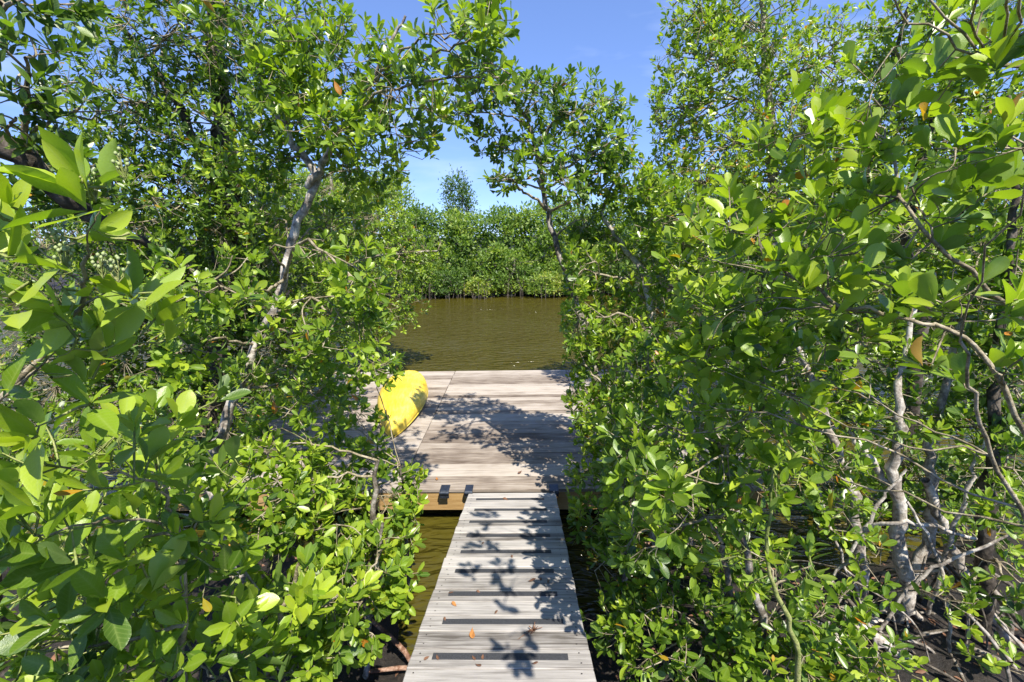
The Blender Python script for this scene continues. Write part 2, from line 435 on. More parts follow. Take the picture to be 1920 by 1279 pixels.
# ------------------------------------------------------------------ gangway
RW = 0.925
RX = -0.135
RE = np.array([RX, 4.40, Z_DOCK - .015])           # top edge at the dock
RA = R(13.1)
RD = np.array([0, -math.cos(RA), math.sin(RA)])    # up the ramp, towards the camera
RN = np.array([0, math.sin(RA), math.cos(RA)])
gang = empty('gangway', RE)
gang.rotation_euler = (-RA, 0, 0)
tag(gang, 'narrow silvered board gangway with black grip strips sloping down to the dock', 'gangway')
BP = 0.1462
NB = 32
bmes = [box_mesh('board', RW, BP - .007, .036, M_RAMP, .004, 1, jit=.003, seed=20 + k) for k in range(4)]
for k in range(NB):
    o = link('board', bmes[k % 4], gang, (random.uniform(-.006, .006), -(k + .5) * BP, -.018 + random.uniform(-.0015, .0015)))
    o.rotation_euler = (0, random.uniform(-.002, .002), random.choice((0, math.pi)) + random.uniform(-.003, .003))
gme = box_mesh('grip_strip', .695, .048, .004, M_GRIP, .001)
for k in range(1, NB, 2):
    o = link('grip_strip', gme, gang, (random.uniform(-.012, .004), -(k + .42) * BP, .0025))
    o.rotation_euler = (0, 0, random.uniform(-.006, .006))
LEN = NB * BP
for x in (-.40, 0, .40):
    o = link('stringer', box_mesh('stringer', .045, LEN - .06, .14, M_RAMP, .004), gang, (x, -LEN / 2, -.108))
bm = bmesh.new()
for k in range(NB):
    for x in (-.41, .41):
        for dy in (-.035, .035):
            c = bmesh.ops.create_circle(bm, cap_ends=True, radius=.0045, segments=6)
            bmesh.ops.translate(bm, verts=c['verts'], vec=(x + random.uniform(-.01, .01), -(k + .5) * BP + dy + random.uniform(-.006, .006), .0035))
me = bpy.data.meshes.new('nail_heads'); bm.to_mesh(me); bm.free(); me.materials.append(M_NAIL)
o = link('nail_heads', me, gang); o['kind'] = 'stuff'

# hinge hardware on the dock edge
def bracket(name, x, w, hgt, dep, lift=.0):
    bm = bmesh.new()
    for c, s in (((x, DOCK_Y0 + .10 - dep / 2, Z_DOCK + .006 + lift), (w, dep, .012)), ((x, DOCK_Y0 - .028, Z_DOCK - hgt / 2 + lift), (w, .012, hgt))):
        r_ = bmesh.ops.create_cube(bm, size=1)
        for v in r_['verts']:
            v.co = Vector((v.co.x * s[0] + c[0] - DB[0], v.co.y * s[1] + c[1] - DB[1], v.co.z * s[2] + c[2] - DB[2]))
    bmesh.ops.bevel(bm, geom=bm.edges[:], offset=.003, segments=1, affect='EDGES')
    cyl = bmesh.ops.create_cone(bm, cap_ends=True, segments=10, radius1=.018, radius2=.018, depth=w)
    bmesh.ops.rotate(bm, verts=cyl['verts'], cent=(0, 0, 0), matrix=Matrix.Rotation(math.pi / 2, 3, 'Y'))
    bmesh.ops.translate(bm, verts=cyl['verts'], vec=(x - DB[0], DOCK_Y0 - .03 - DB[1], Z_DOCK - .012 - DB[2] + lift))
    me = bpy.data.meshes.new(name); bm.to_mesh(me); bm.free(); me.materials.append(M_IRON)
    return link(name, me, dock)
bx = PZ(835, 915, Z_DOCK)[0]
bracket('hinge_bracket', bx, .10, .075, .13)
bracket('hinge_bracket', PZ(880, 915, Z_DOCK)[0], .085, .06, .14)
bracket('hinge_bracket', PZ(1036, 911, Z_DOCK)[0] + .01, .10, .06, .14)

# ------------------------------------------------------------------ kayak, upside down on the dock
TIP = PZ(736, 822, Z_DOCK)
KANG = math.atan2(0.40, 2.9)
KL, KW2, KH = 2.7, 0.375, 0.33
kc = np.array([TIP[0] - math.sin(KANG) * KL / 2, TIP[1] + math.cos(KANG) * KL / 2, Z_DOCK + .002])
kayak = empty('kayak', kc)
kayak.rotation_euler = (0, 0, KANG)
tag(kayak, 'yellow kayak turned upside down on the dock beside the left bushes', 'kayak')
def hull_section(u, nseg=18):
    a = abs(u)
    w_ = KW2 * max(0.0, (1 - a ** 2.0)) ** 0.80 * (1 + .10 * u) + .004
    top = KH * (1 - .62 * a ** 3.2) * (1 if a < .985 else .9)
    gun = .075 * (1 - a ** 2) + .012
    pts = []
    for k in range(nseg + 1):
        th = math.pi * k / nseg
        cx, sx = math.cos(th), math.sin(th)
        ee = .62 if a < .8 else .62 + (a - .8) * 2.0
        x = math.copysign(abs(cx) ** ee, cx) * w_
        z = gun + (top - gun) * (abs(sx) ** .72)
        # keel and two chine ridges
        z += .009 * math.exp(-(x / .03) ** 2) * (1 - a ** 6)
        z += .003 * math.exp(-((abs(x) - w_ * .52) / .022) ** 2) * (1 - a ** 3)
        pts.append((x, z))
    return pts
NU, NS = 48, 28
vv, uu = [], []
for i in range(NU + 1):
    u = math.sin((i / NU - .5) * math.pi) * .999
    for (x, z) in hull_section(u, NS):
        vv.append((x, u * KL / 2, z))
qq = []
for i in range(NU):
    for k in range(NS):
        a = i * (NS + 1) + k
        qq.append((a, a + 1, a + NS + 2, a + NS + 1))
o = link('hull', mesh_arrays('hull', np.array(vv), qq, np.full(len(qq), 4), M_KAYAK), kayak)
sl = o.modifiers.new('thick', 'SOLIDIFY'); sl.thickness = .008; sl.offset = -1
# gunwale seam
pl, rl = [], []
for i in range(NU + 1):
    u = math.sin((i / NU - .5) * math.pi) * .999
    s_ = hull_section(u, NS)[0]; pl.append((s_[0] + .004, u * KL / 2, s_[1]))
for i in range(NU, -1, -1):
    u = math.sin((i / NU - .5) * math.pi) * .999
    s_ = hull_section(u, NS)[-1]; pl.append((s_[0] - .004, u * KL / 2, s_[1]))
pl = np.array(pl)
v, q = tubes(pl[None], np.full((1, len(pl)), .011), 6)
link('rim', mesh_arrays('rim', v, q, np.full(len(q), 4), M_KAYAK), kayak)
# the deck underneath, slightly domed towards the planks
dv = []
for i in range(NU + 1):
    u = math.sin((i / NU - .5) * math.pi) * .999
    s0, s1 = hull_section(u, NS)[0], hull_section(u, NS)[-1]
    for k in range(7):
        t_ = k / 6
        dv.append((s0[0] * (1 - t_) + s1[0] * t_, u * KL / 2, s0[1] - .05 * math.sin(math.pi * t_) * (1 - u * u) + .001))
dq = [(i * 7 + k, i * 7 + k + 1, (i + 1) * 7 + k + 1, (i + 1) * 7 + k) for i in range(NU) for k in range(6)]
link('deck', mesh_arrays('deck', np.array(dv), dq, np.full(len(dq), 4), M_KAYAK), kayak)
for s in (-1, 1):
    ph = np.array([(-.03, s * 1.24, .045), (-.03, s * 1.33, .035), (0, s * 1.40, .03), (.03, s * 1.33, .035), (.03, s * 1.24, .045)])
    p_, r_ = spline(ph, np.full(5, .008), 4)
    v, q = tubes(p_[None], r_[None], 6)
    link('carry_handle', mesh_arrays('carry_handle', v, q, np.full(len(q), 4), M_STRAP), kayak)

# ------------------------------------------------------------------ foliage engine
# leaf outlines: stations along the length with half widths (fractions of the length)
SHAPES = {
    'obovate': ([.0, .12, .28, .47, .66, .82, .94, 1.0], [.010, .035, .115, .180, .208, .170, .085, .0]),
    'paddle':  ([.0, .12, .28, .47, .66, .82, .94, 1.0], [.012, .045, .145, .215, .250, .220, .125, .0]),
    'elliptic': ([.0, .12, .28, .47, .66, .82, .94, 1.0], [.010, .040, .135, .178, .160, .108, .040, .0]),
}
def leaf_template(shape, hi):
    st, wd_ = SHAPES[shape]
    idx = list(range(8)) if hi else [0, 3, 5, 7]
    v, rib, ring = [], [], []
    for i in idx:
        t_, w_ = st[i], wd_[i]
        zc = -.10 * t_ * t_
        if i in (0, 7):
            ring.append([len(v)]); v.append((t_, 0, zc)); rib.append(1.0)
        else:
            ring.append([len(v), len(v) + 1, len(v) + 2])
            v += [(t_, w_, zc + w_ * .30), (t_, 0, zc), (t_, -w_, zc + w_ * .30)]
            rib += [0., 1., 0.]
    loops, tot = [], []
    def f(*a): loops.extend(a); tot.append(len(a))
    f(ring[0][0], ring[1][1], ring[1][0]); f(ring[0][0], ring[1][2], ring[1][1])
    for a, b_ in zip(ring[1:-2], ring[2:-1]):
        f(a[0], a[1], b_[1], b_[0]); f(a[1], a[2], b_[2], b_[1])
    f(ring[-2][0], ring[-2][1], ring[-1][0]); f(ring[-2][1], ring[-2][2], ring[-1][0])
    return np.array(v), np.array(rib), np.array(loops), np.array(tot)
TPL = {(s, h): leaf_template(s, h) for s in SHAPES for h in (False, True)}

def nrm(a):
    return a / (np.linalg.norm(a, axis=-1, keepdims=True) + 1e-9)

def blocked(p):
    """space people keep trimmed clear: over the gangway, the open part of the dock, and the canal"""
    x, y, z = p[:, 0], p[:, 1], p[:, 2]
    zr = RE[2] + (RE[1] - y) * math.tan(RA)
    b = (np.abs(x - RX) < .50) & (y < 4.6) & (z < zr + 2.6) & (y > -2)
    b |= (y > 4.4) & (y < 9.2) & (x > -1.50) & (x < .40) & (z < 2.9)
    b |= (np.linalg.norm(p - CAM, axis=1) < .55)
    b |= (z < .12)
    return b

TREES = []
DENS = 1.75

def make_tree(name, label, cat, trunks, blobs, leaf=.08, lai=2.0, tone=.5, tvar=.16, shape='obovate', bark=None, seed=0,
              twig=None, roots=0, root_r=.018, indiv=300, per=8, up=.55, sunny=.35, yellow=.006, group=None, splay=1.0, limb_r=None, root_mat=None):
    rng = np.random.default_rng(seed)
    bark = bark or M_GREY; twig = twig or M_TWIG
    T = dict(name=name, label=label, cat=cat, shape=shape, bark=bark, twig=twig, indiv=indiv, group=group, seed=seed, root_mat=root_mat or M_ROOT)
    nodes, parts = [], []
    for tr in trunks:
        pts = np.array([p[:3] for p in tr], float); rad = np.array([p[3] for p in tr], float)
        pa, ra = spline(pts, rad, 7)
        pa[1:-1] += rng.normal(0, 1, pa[1:-1].shape) * (ra[1:-1, None] * .22 + .006)
        parts.append(('trunk', pa, ra, 9)); nodes.append(np.c_[pa, ra])
    base = trunks[0][0][:3]
    T['base'] = np.array([base[0], base[1], base[2]], float)
    trunk_nodes = np.vstack(nodes)
    nodes = [trunk_nodes]
    CL, CD = [], []
    larea = leaf * leaf * .42 * .62
    for (px, py, Y, rx, ry, rY, *dens) in blobs:
        c = P(px, py, Y)
        depth = (c - CAM) @ CF
        ax, az = rx * depth / FPX, ry * depth / FPX
        k = dens[0] if dens else 1.0
        n = int(max(4, DENS * k * lai * math.pi * ax * az / (larea * per)))
        # limb to the blob
        tn = trunk_nodes
        dd = np.linalg.norm(tn[:, :3] - c, axis=1) + 1.5 * np.maximum(0, tn[:, 2] - c[2] + .1)
        s = tn[np.argmin(dd)]
        L_ = np.linalg.norm(c - s[:3])
        r0 = min(s[3] * .62, (limb_r or .012) + .008 * L_)
        mid = (s[:3] + c) / 2 + rng.normal(0, .09, 3) * L_ + np.array([0, 0, .08 * L_])
        pa, ra = spline([s[:3], mid, c], [r0, r0 * .72, r0 * .45], 6)
        pa[1:] += rng.normal(0, .012, pa[1:].shape) * min(1, L_)
        parts.append(('branch', pa, ra, 6)); nodes.append(np.c_[pa, ra])
        ex, ez = CR, CU
        nsub = int(np.clip(n / 9, 3, 16))
        for _ in range(nsub):
            th, ph = rng.uniform(0, 2 * np.pi), rng.uniform(-1, 1)
            rr = rng.uniform(.55, .95)
            e = c + rr * (ex * ax * math.cos(th) * math.sqrt(1 - ph * ph) + ez * az * math.sin(th) * math.sqrt(1 - ph * ph) + np.array([0, rY * ph, 0]))
            b0 = pa[rng.integers(len(pa) // 2, len(pa))]
            l2 = np.linalg.norm(e - b0)
            md = (b0 + e) / 2 + rng.normal(0, .12, 3) * l2
            p2, r2 = spline([b0, md, e], [r0 * .42, r0 * .33, .0035], 5)
            if blocked(p2[-1:])[0]: continue
            parts.append(('sub', p2, r2, 5)); nodes.append(np.c_[p2, r2])
        # clusters
        d = nrm(rng.normal(0, 1, (n, 3))) * (rng.uniform(.12, 1, (n, 1)) ** (1 / 2.6)) * rng.normal(1, .10, (n, 1))
        p = c + d[:, :1] * ax * ex + d[:, 1:2] * az * ez + d[:, 2:] * np.array([0, rY, 0])
        out = nrm(d[:, :1] * ex / ax + d[:, 1:2] * ez / az + d[:, 2:] * np.array([0, 1 / rY, 0]))
        kp = ~blocked(p)
        CL.append(p[kp]); CD.append(out[kp])
    nodes = np.vstack(nodes)
    CL, CD = np.vstack(CL), np.vstack(CD)
    n = len(CL)
    # attach every cluster to the nearest wood
    att = np.zeros(n, int)
    for i in range(0, n, 2000):
        dd = ((CL[i:i + 2000, None, :] - nodes[None, :, :3]) ** 2).sum(-1)
        att[i:i + 2000] = np.argmin(dd, 1)
    A = nodes[att, :3]
    Lt = np.linalg.norm(CL - A, axis=1, keepdims=True)
    tdir = nrm(CL - A + 1e-4)
    D = nrm(tdir * .45 + CD * .5 + np.array([0, 0, up]) + np.array(SUNV) * sunny + rng.normal(0, .28, (n, 3)))
    mid = A + (CL - A) * .55 - D * Lt * .10 + rng.normal(0, .05, (n, 3)) * Lt
    m2 = CL - D * np.minimum(Lt * .3, leaf * .9)
    tw = np.stack([A, (mid + m2) / 2, CL], 1)
    tr_ = np.stack([np.minimum(nodes[att, 3] * .7, .0035 + .004 * Lt[:, 0]), np.full(n, .0028), np.full(n, .0018)], 1) * (leaf / .08)
    T['tw'], T['twr'] = tw, tr_
    T['parts'] = parts
    # leaves
    lp, la, ln, ls, lt = [], [], [], [], []
    ref = nrm(np.cross(D, rng.normal(0, 1, (n, 3)))); bi = np.cross(D, ref)
    ctone = rng.normal(tone + .02, tvar * .9, n)
    for k in range(per + 2):
        ring_ = k // 2
        keep = rng.random(n) < (.97 if k < per - 2 else .6)
        phi = (k % 2) * np.pi + ring_ * np.pi / 2 + rng.normal(0, .3, n)
        th = (np.radians(18 + 14 * ring_) * splay + rng.normal(0, .17, n))
        rad_ = ref * np.cos(phi)[:, None] + bi * np.sin(phi)[:, None]
        a = D * np.cos(th)[:, None] + rad_ * np.sin(th)[:, None]
        nn = D * np.sin(th)[:, None] - rad_ * np.cos(th)[:, None]
        a = nrm(a + np.array([0, 0, -.10]) + rng.normal(0, .08, (n, 3)))
        nn = nrm(nn + rng.normal(0, .16, (n, 3)) + np.array([0, 0, .15]))
        pos = CL - D * (ring_ * .16 * leaf + rng.uniform(0, .05, n)[:, None] * leaf)
        sz = leaf * np.clip(rng.normal(.96, .17, n), .5, 1.35) * (.55 if k < 1 else 1) * (1 if ring_ else .8)
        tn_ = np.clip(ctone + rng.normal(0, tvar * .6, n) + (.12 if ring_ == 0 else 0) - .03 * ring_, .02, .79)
        yl = rng.random(n) < yellow
        tn_ = np.where(yl, rng.uniform(.9, 1.05, n), tn_)
        for L2, x in zip((lp, la, ln, ls, lt), (pos, a, nn, sz, tn_)): L2.append(x[keep])
    lp, la, ln, ls, lt = [np.concatenate(x) for x in (lp, la, ln, ls, lt)]
    ln = nrm(ln - la * np.sum(ln * la, 1, keepdims=True))
    kp = ~blocked(lp + la * ls[:, None] * .8)
    T['leaf'] = (lp[kp], la[kp], ln[kp], ls[kp], lt[kp])
    # prop roots
    T['roots'] = []
    for k in range(roots):
        low = trunk_nodes[trunk_nodes[:, 2] < .75]
        bt = low[rng.integers(0, len(low)), :3].copy()
        ang = rng.uniform(0, 2 * np.pi); rr = rng.uniform(.15, .62)
        e = np.array([bt[0] + math.cos(ang) * rr, bt[1] + math.sin(ang) * rr, 0.])
        e[2] = float(ground_z(e[0], e[1])) - .1
        md = (bt + e) / 2 + np.array([math.cos(ang), math.sin(ang), .55]) * .22 * rr
        pa, ra = spline([bt, md, e], [root_r * .8, root_r, root_r * .8], 7)
        if blocked(pa[::3] + np.array([0, 0, .2])).any(): continue
        T['roots'].append((pa, ra * rng.uniform(.6, 1.3)))
    TREES.append(T)
    return T

def leaf_verts(tpl, lp, la, ln, ls, curl):
    v, rib, loops, tot = tpl
    side = np.cross(ln, la)
    vz = v[:, 2][None] * curl[:, None]
    out = lp[:, None] + ls[:, None, None] * (v[None, :, :1] * la[:, None] + v[None, :, 1:2] * side[:, None] + vz[..., None] * ln[:, None])
    return out

LEAFMESH = {}
def leaf_object_mesh(shape, ti, var):
    key = (shape, ti, var)
    if key not in LEAFMESH:
        v, rib, loops, tot = TPL[(shape, True)]
        rr = random.Random(ti * 7 + var)
        vv = v.copy()
        vv[:, 2] = vv[:, 2] * (0.6, 1.3, -.3)[var] + np.abs(vv[:, 1]) * .25 + .025 * np.sin(vv[:, 0] * 9 + var * 2 + ti) * (np.abs(vv[:, 1]) / .2)
        vv[:, 1] *= (1.0, .9, 1.12)[var]
        vv[:, 1] += vv[:, 0] ** 2 * (.05, -.06, .02)[var]
        tone = ti / 20.0
        me = mesh_arrays('leaf', vv, loops, tot, M_LEAF, True, {'tone': np.full(len(vv), tone), 'rib': rib, 'along': v[:, 0], 'across': np.abs(v[:, 1])})
        LEAFMESH[key] = me
    return LEAFMESH[key]

def build_trees():
    GW, GH = 480, 320
    zb = np.full(GW * GH, 1e9)
    for T in TREES:
        lp, la, ln, ls, lt = T['leaf']
        c = lp + la * ls[:, None] * .5
        x, y, d = project(c)
        r = np.abs(ls * FPX / d) * .2
        T['pd'] = (x, y, d)
        for ox in (-1, 0, 1):
            for oy in (-1, 0, 1):
                gx = ((x + ox * r) / 4).astype(int); gy = ((y + oy * r) / 4).astype(int)
                ok = (gx >= 0) & (gx < GW) & (gy >= 0) & (gy < GH) & (d > .2)
                np.minimum.at(zb, gy[ok] * GW + gx[ok], d[ok])
    for T in TREES:
        rng = np.random.default_rng(T['seed'] + 500)
        lp, la, ln, ls, lt = T['leaf']
        x, y, d = T['pd']
        e = empty(T['name'], T['base'])
        tag(e, T['label'], T['cat'], T['group'])
        base = T['base']
        nb = 0
        sub = []
        for nm, pa, ra, S in T['parts']:
            if nm == 'sub': sub.append((pa, ra)); continue
            link(nm, tube_mesh(nm, pa, ra, S, T['bark'] if nm == 'trunk' or ra[0] > .022 else M_TWIG, base, .07, rng), e)
        V, Q, o_ = [], [], 0
        for pa, ra in sub:
            v, q = tubes(pa[None], ra[None], 5); V.append(v); Q.append(q + o_); o_ += len(v)
        v, q = tubes(T['tw'], T['twr'], 3); V.append(v); Q.append(q + o_)
        v, q = np.vstack(V), np.vstack(Q)
        tag(link('twigs', mesh_arrays('twigs', v - base, q, np.full(len(q), 4), T['twig']), e), kind='stuff')
        for pa, ra in T['roots']:
            link('prop_root', tube_mesh('prop_root', pa, ra, 6, T['root_mat'], base, .06, rng), e)
        # visible, largest leaves become objects
        gx = np.clip((x / 4).astype(int), 0, GW - 1); gy = np.clip((y / 4).astype(int), 0, GH - 1)
        vis = (x > -20) & (x < 1940) & (y > -20) & (y < 1299) & (d > .2) & (d < zb[gy * GW + gx] + ls * .9)
        score = np.where(vis, ls / d, 0)
        order = np.argsort(-score)[:T['indiv']]
        order = order[score[order] * FPX > 8]
        mask = np.ones(len(lp), bool); mask[order] = False
        for i in order:
            a, n_ = la[i], ln[i]; s_ = np.cross(n_, a); k = ls[i]
            p_ = lp[i] - base
            ob = bpy.data.objects.new('leaf', leaf_object_mesh(T['shape'], int(np.clip(round(lt[i] * 20), 0, 21)), int(rng.integers(3))))
            COL.objects.link(ob); ob.parent = e
            ob.matrix_basis = Matrix(((a[0] * k, s_[0] * k, n_[0] * k, p_[0]), (a[1] * k, s_[1] * k, n_[1] * k, p_[1]), (a[2] * k, s_[2] * k, n_[2] * k, p_[2]), (0, 0, 0, 1)))
        if mask.any():
            tpl = TPL[(T['shape'], False)]
            nl = int(mask.sum())
            v = leaf_verts(tpl, lp[mask] - base, la[mask], ln[mask], ls[mask], rng.choice([.4, .8, 1.3, -.5], nl))
            nv = len(tpl[0])
            loops = (tpl[2][None] + (np.arange(nl) * nv)[:, None]).ravel()
            me = mesh_arrays('foliage', v.reshape(-1, 3), loops, np.tile(tpl[3], nl), M_LEAF, True,
                             {'tone': np.repeat(lt[mask], nv), 'rib': np.tile(tpl[1], nl)})
            tag(link('foliage', me, e), kind='stuff')
        T['empty'] = e

def q(px, py, Y, r): 
    return (*P(px, py, Y), r)
def gnd(x, y, r): 
    return (x, y, float(ground_z(np.array(x), np.array(y))) - .08, r)

# ------------------------------------------------------------------ the near trees and shrubs, left of the gangway
make_tree('mangrove_shrub', 'bright lime shrub with pale bud clusters and long leaves nearest on the left', 'shrub',
    [[gnd(-1.95, .7, .014), (-1.85, .75, 1.4, .010), (-1.5, .82, 2.3, .007), q(100, 640, .95, .005), q(165, 480, .93, .0035)]],
    [(190, 390, .90, 80, 90, .10), (95, 520, .85, 100, 90, .12), (215, 540, 1.0, 70, 60, .12), (50, 440, .9, 70, 80, .12), (100, 660, .9, 130, 80, .14), (250, 640, 1.05, 70, 60, .12), (40, 760, .85, 90, 90, .12)],
    leaf=.112, lai=1.15, tone=.74, tvar=.10, shape='elliptic', bark=M_TWIG, twig=M_SHOOT, seed=1, per=5, limb_r=.004, splay=1.15, yellow=.0)
make_tree('mangrove_shrub', 'dense glossy green shrub filling the lower left corner with broad leaves', 'shrub',
    [[gnd(-1.5, 1.5, .026), (-1.45, 1.5, 1.0, .02), (-1.3, 1.5, 2.0, .010)], [gnd(-1.5, 1.9, .022), (-1.3, 1.9, 1.0, .015), (-1.05, 1.9, 1.6, .008)]],
    [(60, 1000, 1.0, 120, 120, .15), (110, 880, 1.1, 170, 130, .2), (290, 820, 1.4, 110, 100, .22), (130, 1060, 1.2, 200, 130, .22), (370, 960, 1.6, 140, 110, .25), (330, 1140, 1.45, 180, 120, .22), (90, 1220, 1.3, 170, 100, .2), (500, 1130, 1.8, 110, 100, .2), (250, 1250, 1.35, 150, 80, .2), (450, 1240, 1.6, 130, 80, .2), (300, 960, 1.7, 140, 110, .3), (130, 960, 1.6, 160, 140, .3), (200, 1130, 1.7, 160, 120, .3), (260, 890, 2.4, 160, 110, .35), (200, 1060, 2.2, 170, 110, .35), (410, 1080, 2.4, 120, 100, .3), (360, 1220, 2.0, 150, 80, .25)],
    leaf=.118, lai=1.0, tone=.60, tvar=.13, shape='obovate', bark=M_TWIG, twig=M_SHOOT, seed=2, per=6, limb_r=.006, yellow=.004)
make_tree('mangrove_shrub', 'sunlit green shrub with exposed roots leaning over the left gangway edge', 'shrub',
    [[gnd(-1.2, 2.9, .032), (-1.15, 2.95, .7, .025), (-1.05, 3.0, 1.5, .014)], [gnd(-1.1, 2.5, .024), (-1.05, 2.6, .6, .018), (-.95, 2.7, 1.2, .01)], [gnd(-1.05, 3.5, .022), (-1.0, 3.4, .8, .015), (-.98, 3.3, 1.3, .008)]],
    [(590, 1150, 2.0, 110, 90, .25), (680, 1060, 2.6, 100, 80, .3), (715, 930, 3.3, 95, 80, .3), (580, 1000, 2.7, 130, 100, .35), (640, 850, 3.3, 90, 70, .3), (500, 930, 2.6, 110, 90, .3), (520, 830, 2.9, 85, 75, .3), (650, 1190, 2.2, 80, 60, .2), (755, 1010, 3.0, 48, 65, .2), (740, 1100, 2.6, 42, 55, .2), (655, 770, 3.9, 40, 45, .2, .7), (722, 695, 4.0, 26, 16, .10, .5), (712, 780, 4.0, 24, 24, .10, .5), (560, 1240, 1.9, 110, 60, .2)],
    leaf=.096, lai=1.7, tone=.62, tvar=.15, seed=3, twig=M_TWIG, bark=M_GREY, roots=26, limb_r=.008)
make_tree('mangrove_tree', 'leaning tree with pale sunlit trunk left of the kayak', 'tree',
    [[gnd(-2.3, 3.2, .05), q(395, 900, 3.3, .045), q(425, 785, 3.4, .040), q(470, 665, 3.5, .034), q(527, 550, 3.6, .032), q(548, 440, 3.6, .032), q(586, 335, 3.6, .028), q(520, 215, 3.6, .020), q(480, 110, 3.7, .010)],
     [q(578, 350, 3.6, .03), q(640, 250, 3.5, .022), q(710, 120, 3.4, .012), q(760, 30, 3.4, .008)]],
    [(640, 110, 3.5, 150, 110, .45), (470, 300, 3.9, 90, 70, .3, .8), (500, 420, 3.9, 60, 60, .3, .8), (640, 240, 3.2, 85, 65, .25), (530, 170, 3.3, 80, 70, .25), (600, 470, 3.1, 40, 40, .2), (520, 590, 3.1, 55, 50, .2), (470, 700, 3.3, 45, 45, .2, .8), (750, 190, 3.3, 110, 110, .4), (560, 230, 4.0, 120, 90, .4), (860, 70, 2.9, 90, 80, .35), (920, 50, 2.8, 55, 60, .3, .9), (930, 140, 2.8, 45, 45, .25, .7), (830, 200, 3.7, 60, 50, .3, .7), (690, 320, 3.9, 90, 60, .4), (500, 40, 3.6, 140, 80, .5, .8),
     (665, 520, 2.7, 75, 65, .25), (650, 610, 2.8, 85, 65, .25), (400, 530, 2.5, 95, 75, .25), (340, 650, 2.6, 80, 70, .3), (700, 690, 3.7, 60, 40, .3), (590, 740, 3.2, 80, 65, .3), (600, 660, 3.0, 60, 60, .2), (620, 430, 4.2, 70, 60, .3)],
    leaf=.082, lai=1.7, tone=.58, tvar=.15, bark=M_PALE, seed=4, limb_r=.004, yellow=.006)
make_tree('mangrove_tree', 'tall dark trunked tree at the upper left behind the leaning pale trunk', 'tree',
    [[gnd(-4.0, 5.3, .13), q(400, 800, 5.3, .12), q(432, 430, 5.4, .11), q(412, 200, 5.5, .10), q(402, 0, 5.5, .09), q(398, -160, 5.5, .06)],
     [q(425, 400, 5.4, .06), q(330, 190, 5.2, .04), q(240, 70, 5.1, .025), q(170, -20, 5.0, .012)]],
    [(320, 60, 5.0, 170, 90, .7, .75), (230, 190, 5.0, 120, 110, .7), (400, 230, 5.2, 130, 120, .7), (480, 380, 5.4, 130, 110, .7), (330, 370, 5.0, 140, 110, .7), (180, 330, 4.8, 120, 100, .7), (330, 540, 5.0, 170, 110, .7), (520, 130, 5.6, 110, 90, .6, .7), (330, -60, 5, 200, 80, .7)],
    leaf=.075, lai=1.5, tone=.46, tvar=.16, bark=M_DARK, seed=5, limb_r=.016)
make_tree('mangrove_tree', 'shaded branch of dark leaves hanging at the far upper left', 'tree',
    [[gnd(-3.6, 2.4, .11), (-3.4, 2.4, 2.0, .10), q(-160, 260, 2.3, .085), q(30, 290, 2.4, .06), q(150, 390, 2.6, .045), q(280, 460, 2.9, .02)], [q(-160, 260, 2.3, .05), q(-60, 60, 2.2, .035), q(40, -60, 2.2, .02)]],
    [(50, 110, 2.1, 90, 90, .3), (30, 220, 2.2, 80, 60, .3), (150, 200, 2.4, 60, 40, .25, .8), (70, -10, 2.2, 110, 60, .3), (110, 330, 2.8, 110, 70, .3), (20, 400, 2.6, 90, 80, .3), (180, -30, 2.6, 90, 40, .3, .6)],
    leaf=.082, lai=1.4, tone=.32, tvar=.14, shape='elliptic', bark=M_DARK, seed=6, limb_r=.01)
make_tree('mangrove_tree', 'dim bushy mangrove behind the pale trunk at the left end of the dock', 'tree',
    [[gnd(-4.9, 6.3, .08), (-4.7, 6.3, 1.2, .06), (-4.4, 6.2, 2.6, .035), (-4.2, 6.2, 3.6, .02)]],
    [(540, 470, 6.2, 130, 110, .9), (420, 520, 6, 150, 120, .9), (600, 590, 6.3, 100, 100, .8), (470, 680, 6, 130, 110, .9), (300, 620, 5.6, 160, 130, .9), (560, 720, 5.2, 80, 70, .6), (380, 800, 5, 140, 110, .8), (180, 500, 5.5, 180, 160, .9), (120, 750, 5, 180, 160, .9)],
    leaf=.075, lai=1.6, tone=.50, tvar=.15, bark=M_GREY, seed=7, roots=14, limb_r=.014)
make_tree('mangrove_tree', 'pale green loose mangrove overhanging the canal beyond the left dock end', 'tree',
    [[gnd(-5.2, 10.6, .10), (-5.0, 10.6, 1.5, .08), (-4.5, 10.5, 3.0, .05), (-4.1, 10.4, 4.3, .03)]],
    [(700, 420, 10.4, 80, 70, .9), (760, 470, 10, 60, 55, .6), (730, 560, 10, 65, 70, .8), (640, 500, 10.4, 80, 110, 1), (600, 380, 10.8, 100, 80, 1), (680, 620, 9.9, 50, 40, .5), (820, 470, 9.8, 26, 18, .3, .8), (680, 360, 10.6, 70, 40, .8)],
    leaf=.085, lai=1.7, tone=.60, tvar=.14, bark=M_PALE, seed=8, roots=14, root_r=.025, limb_r=.016)

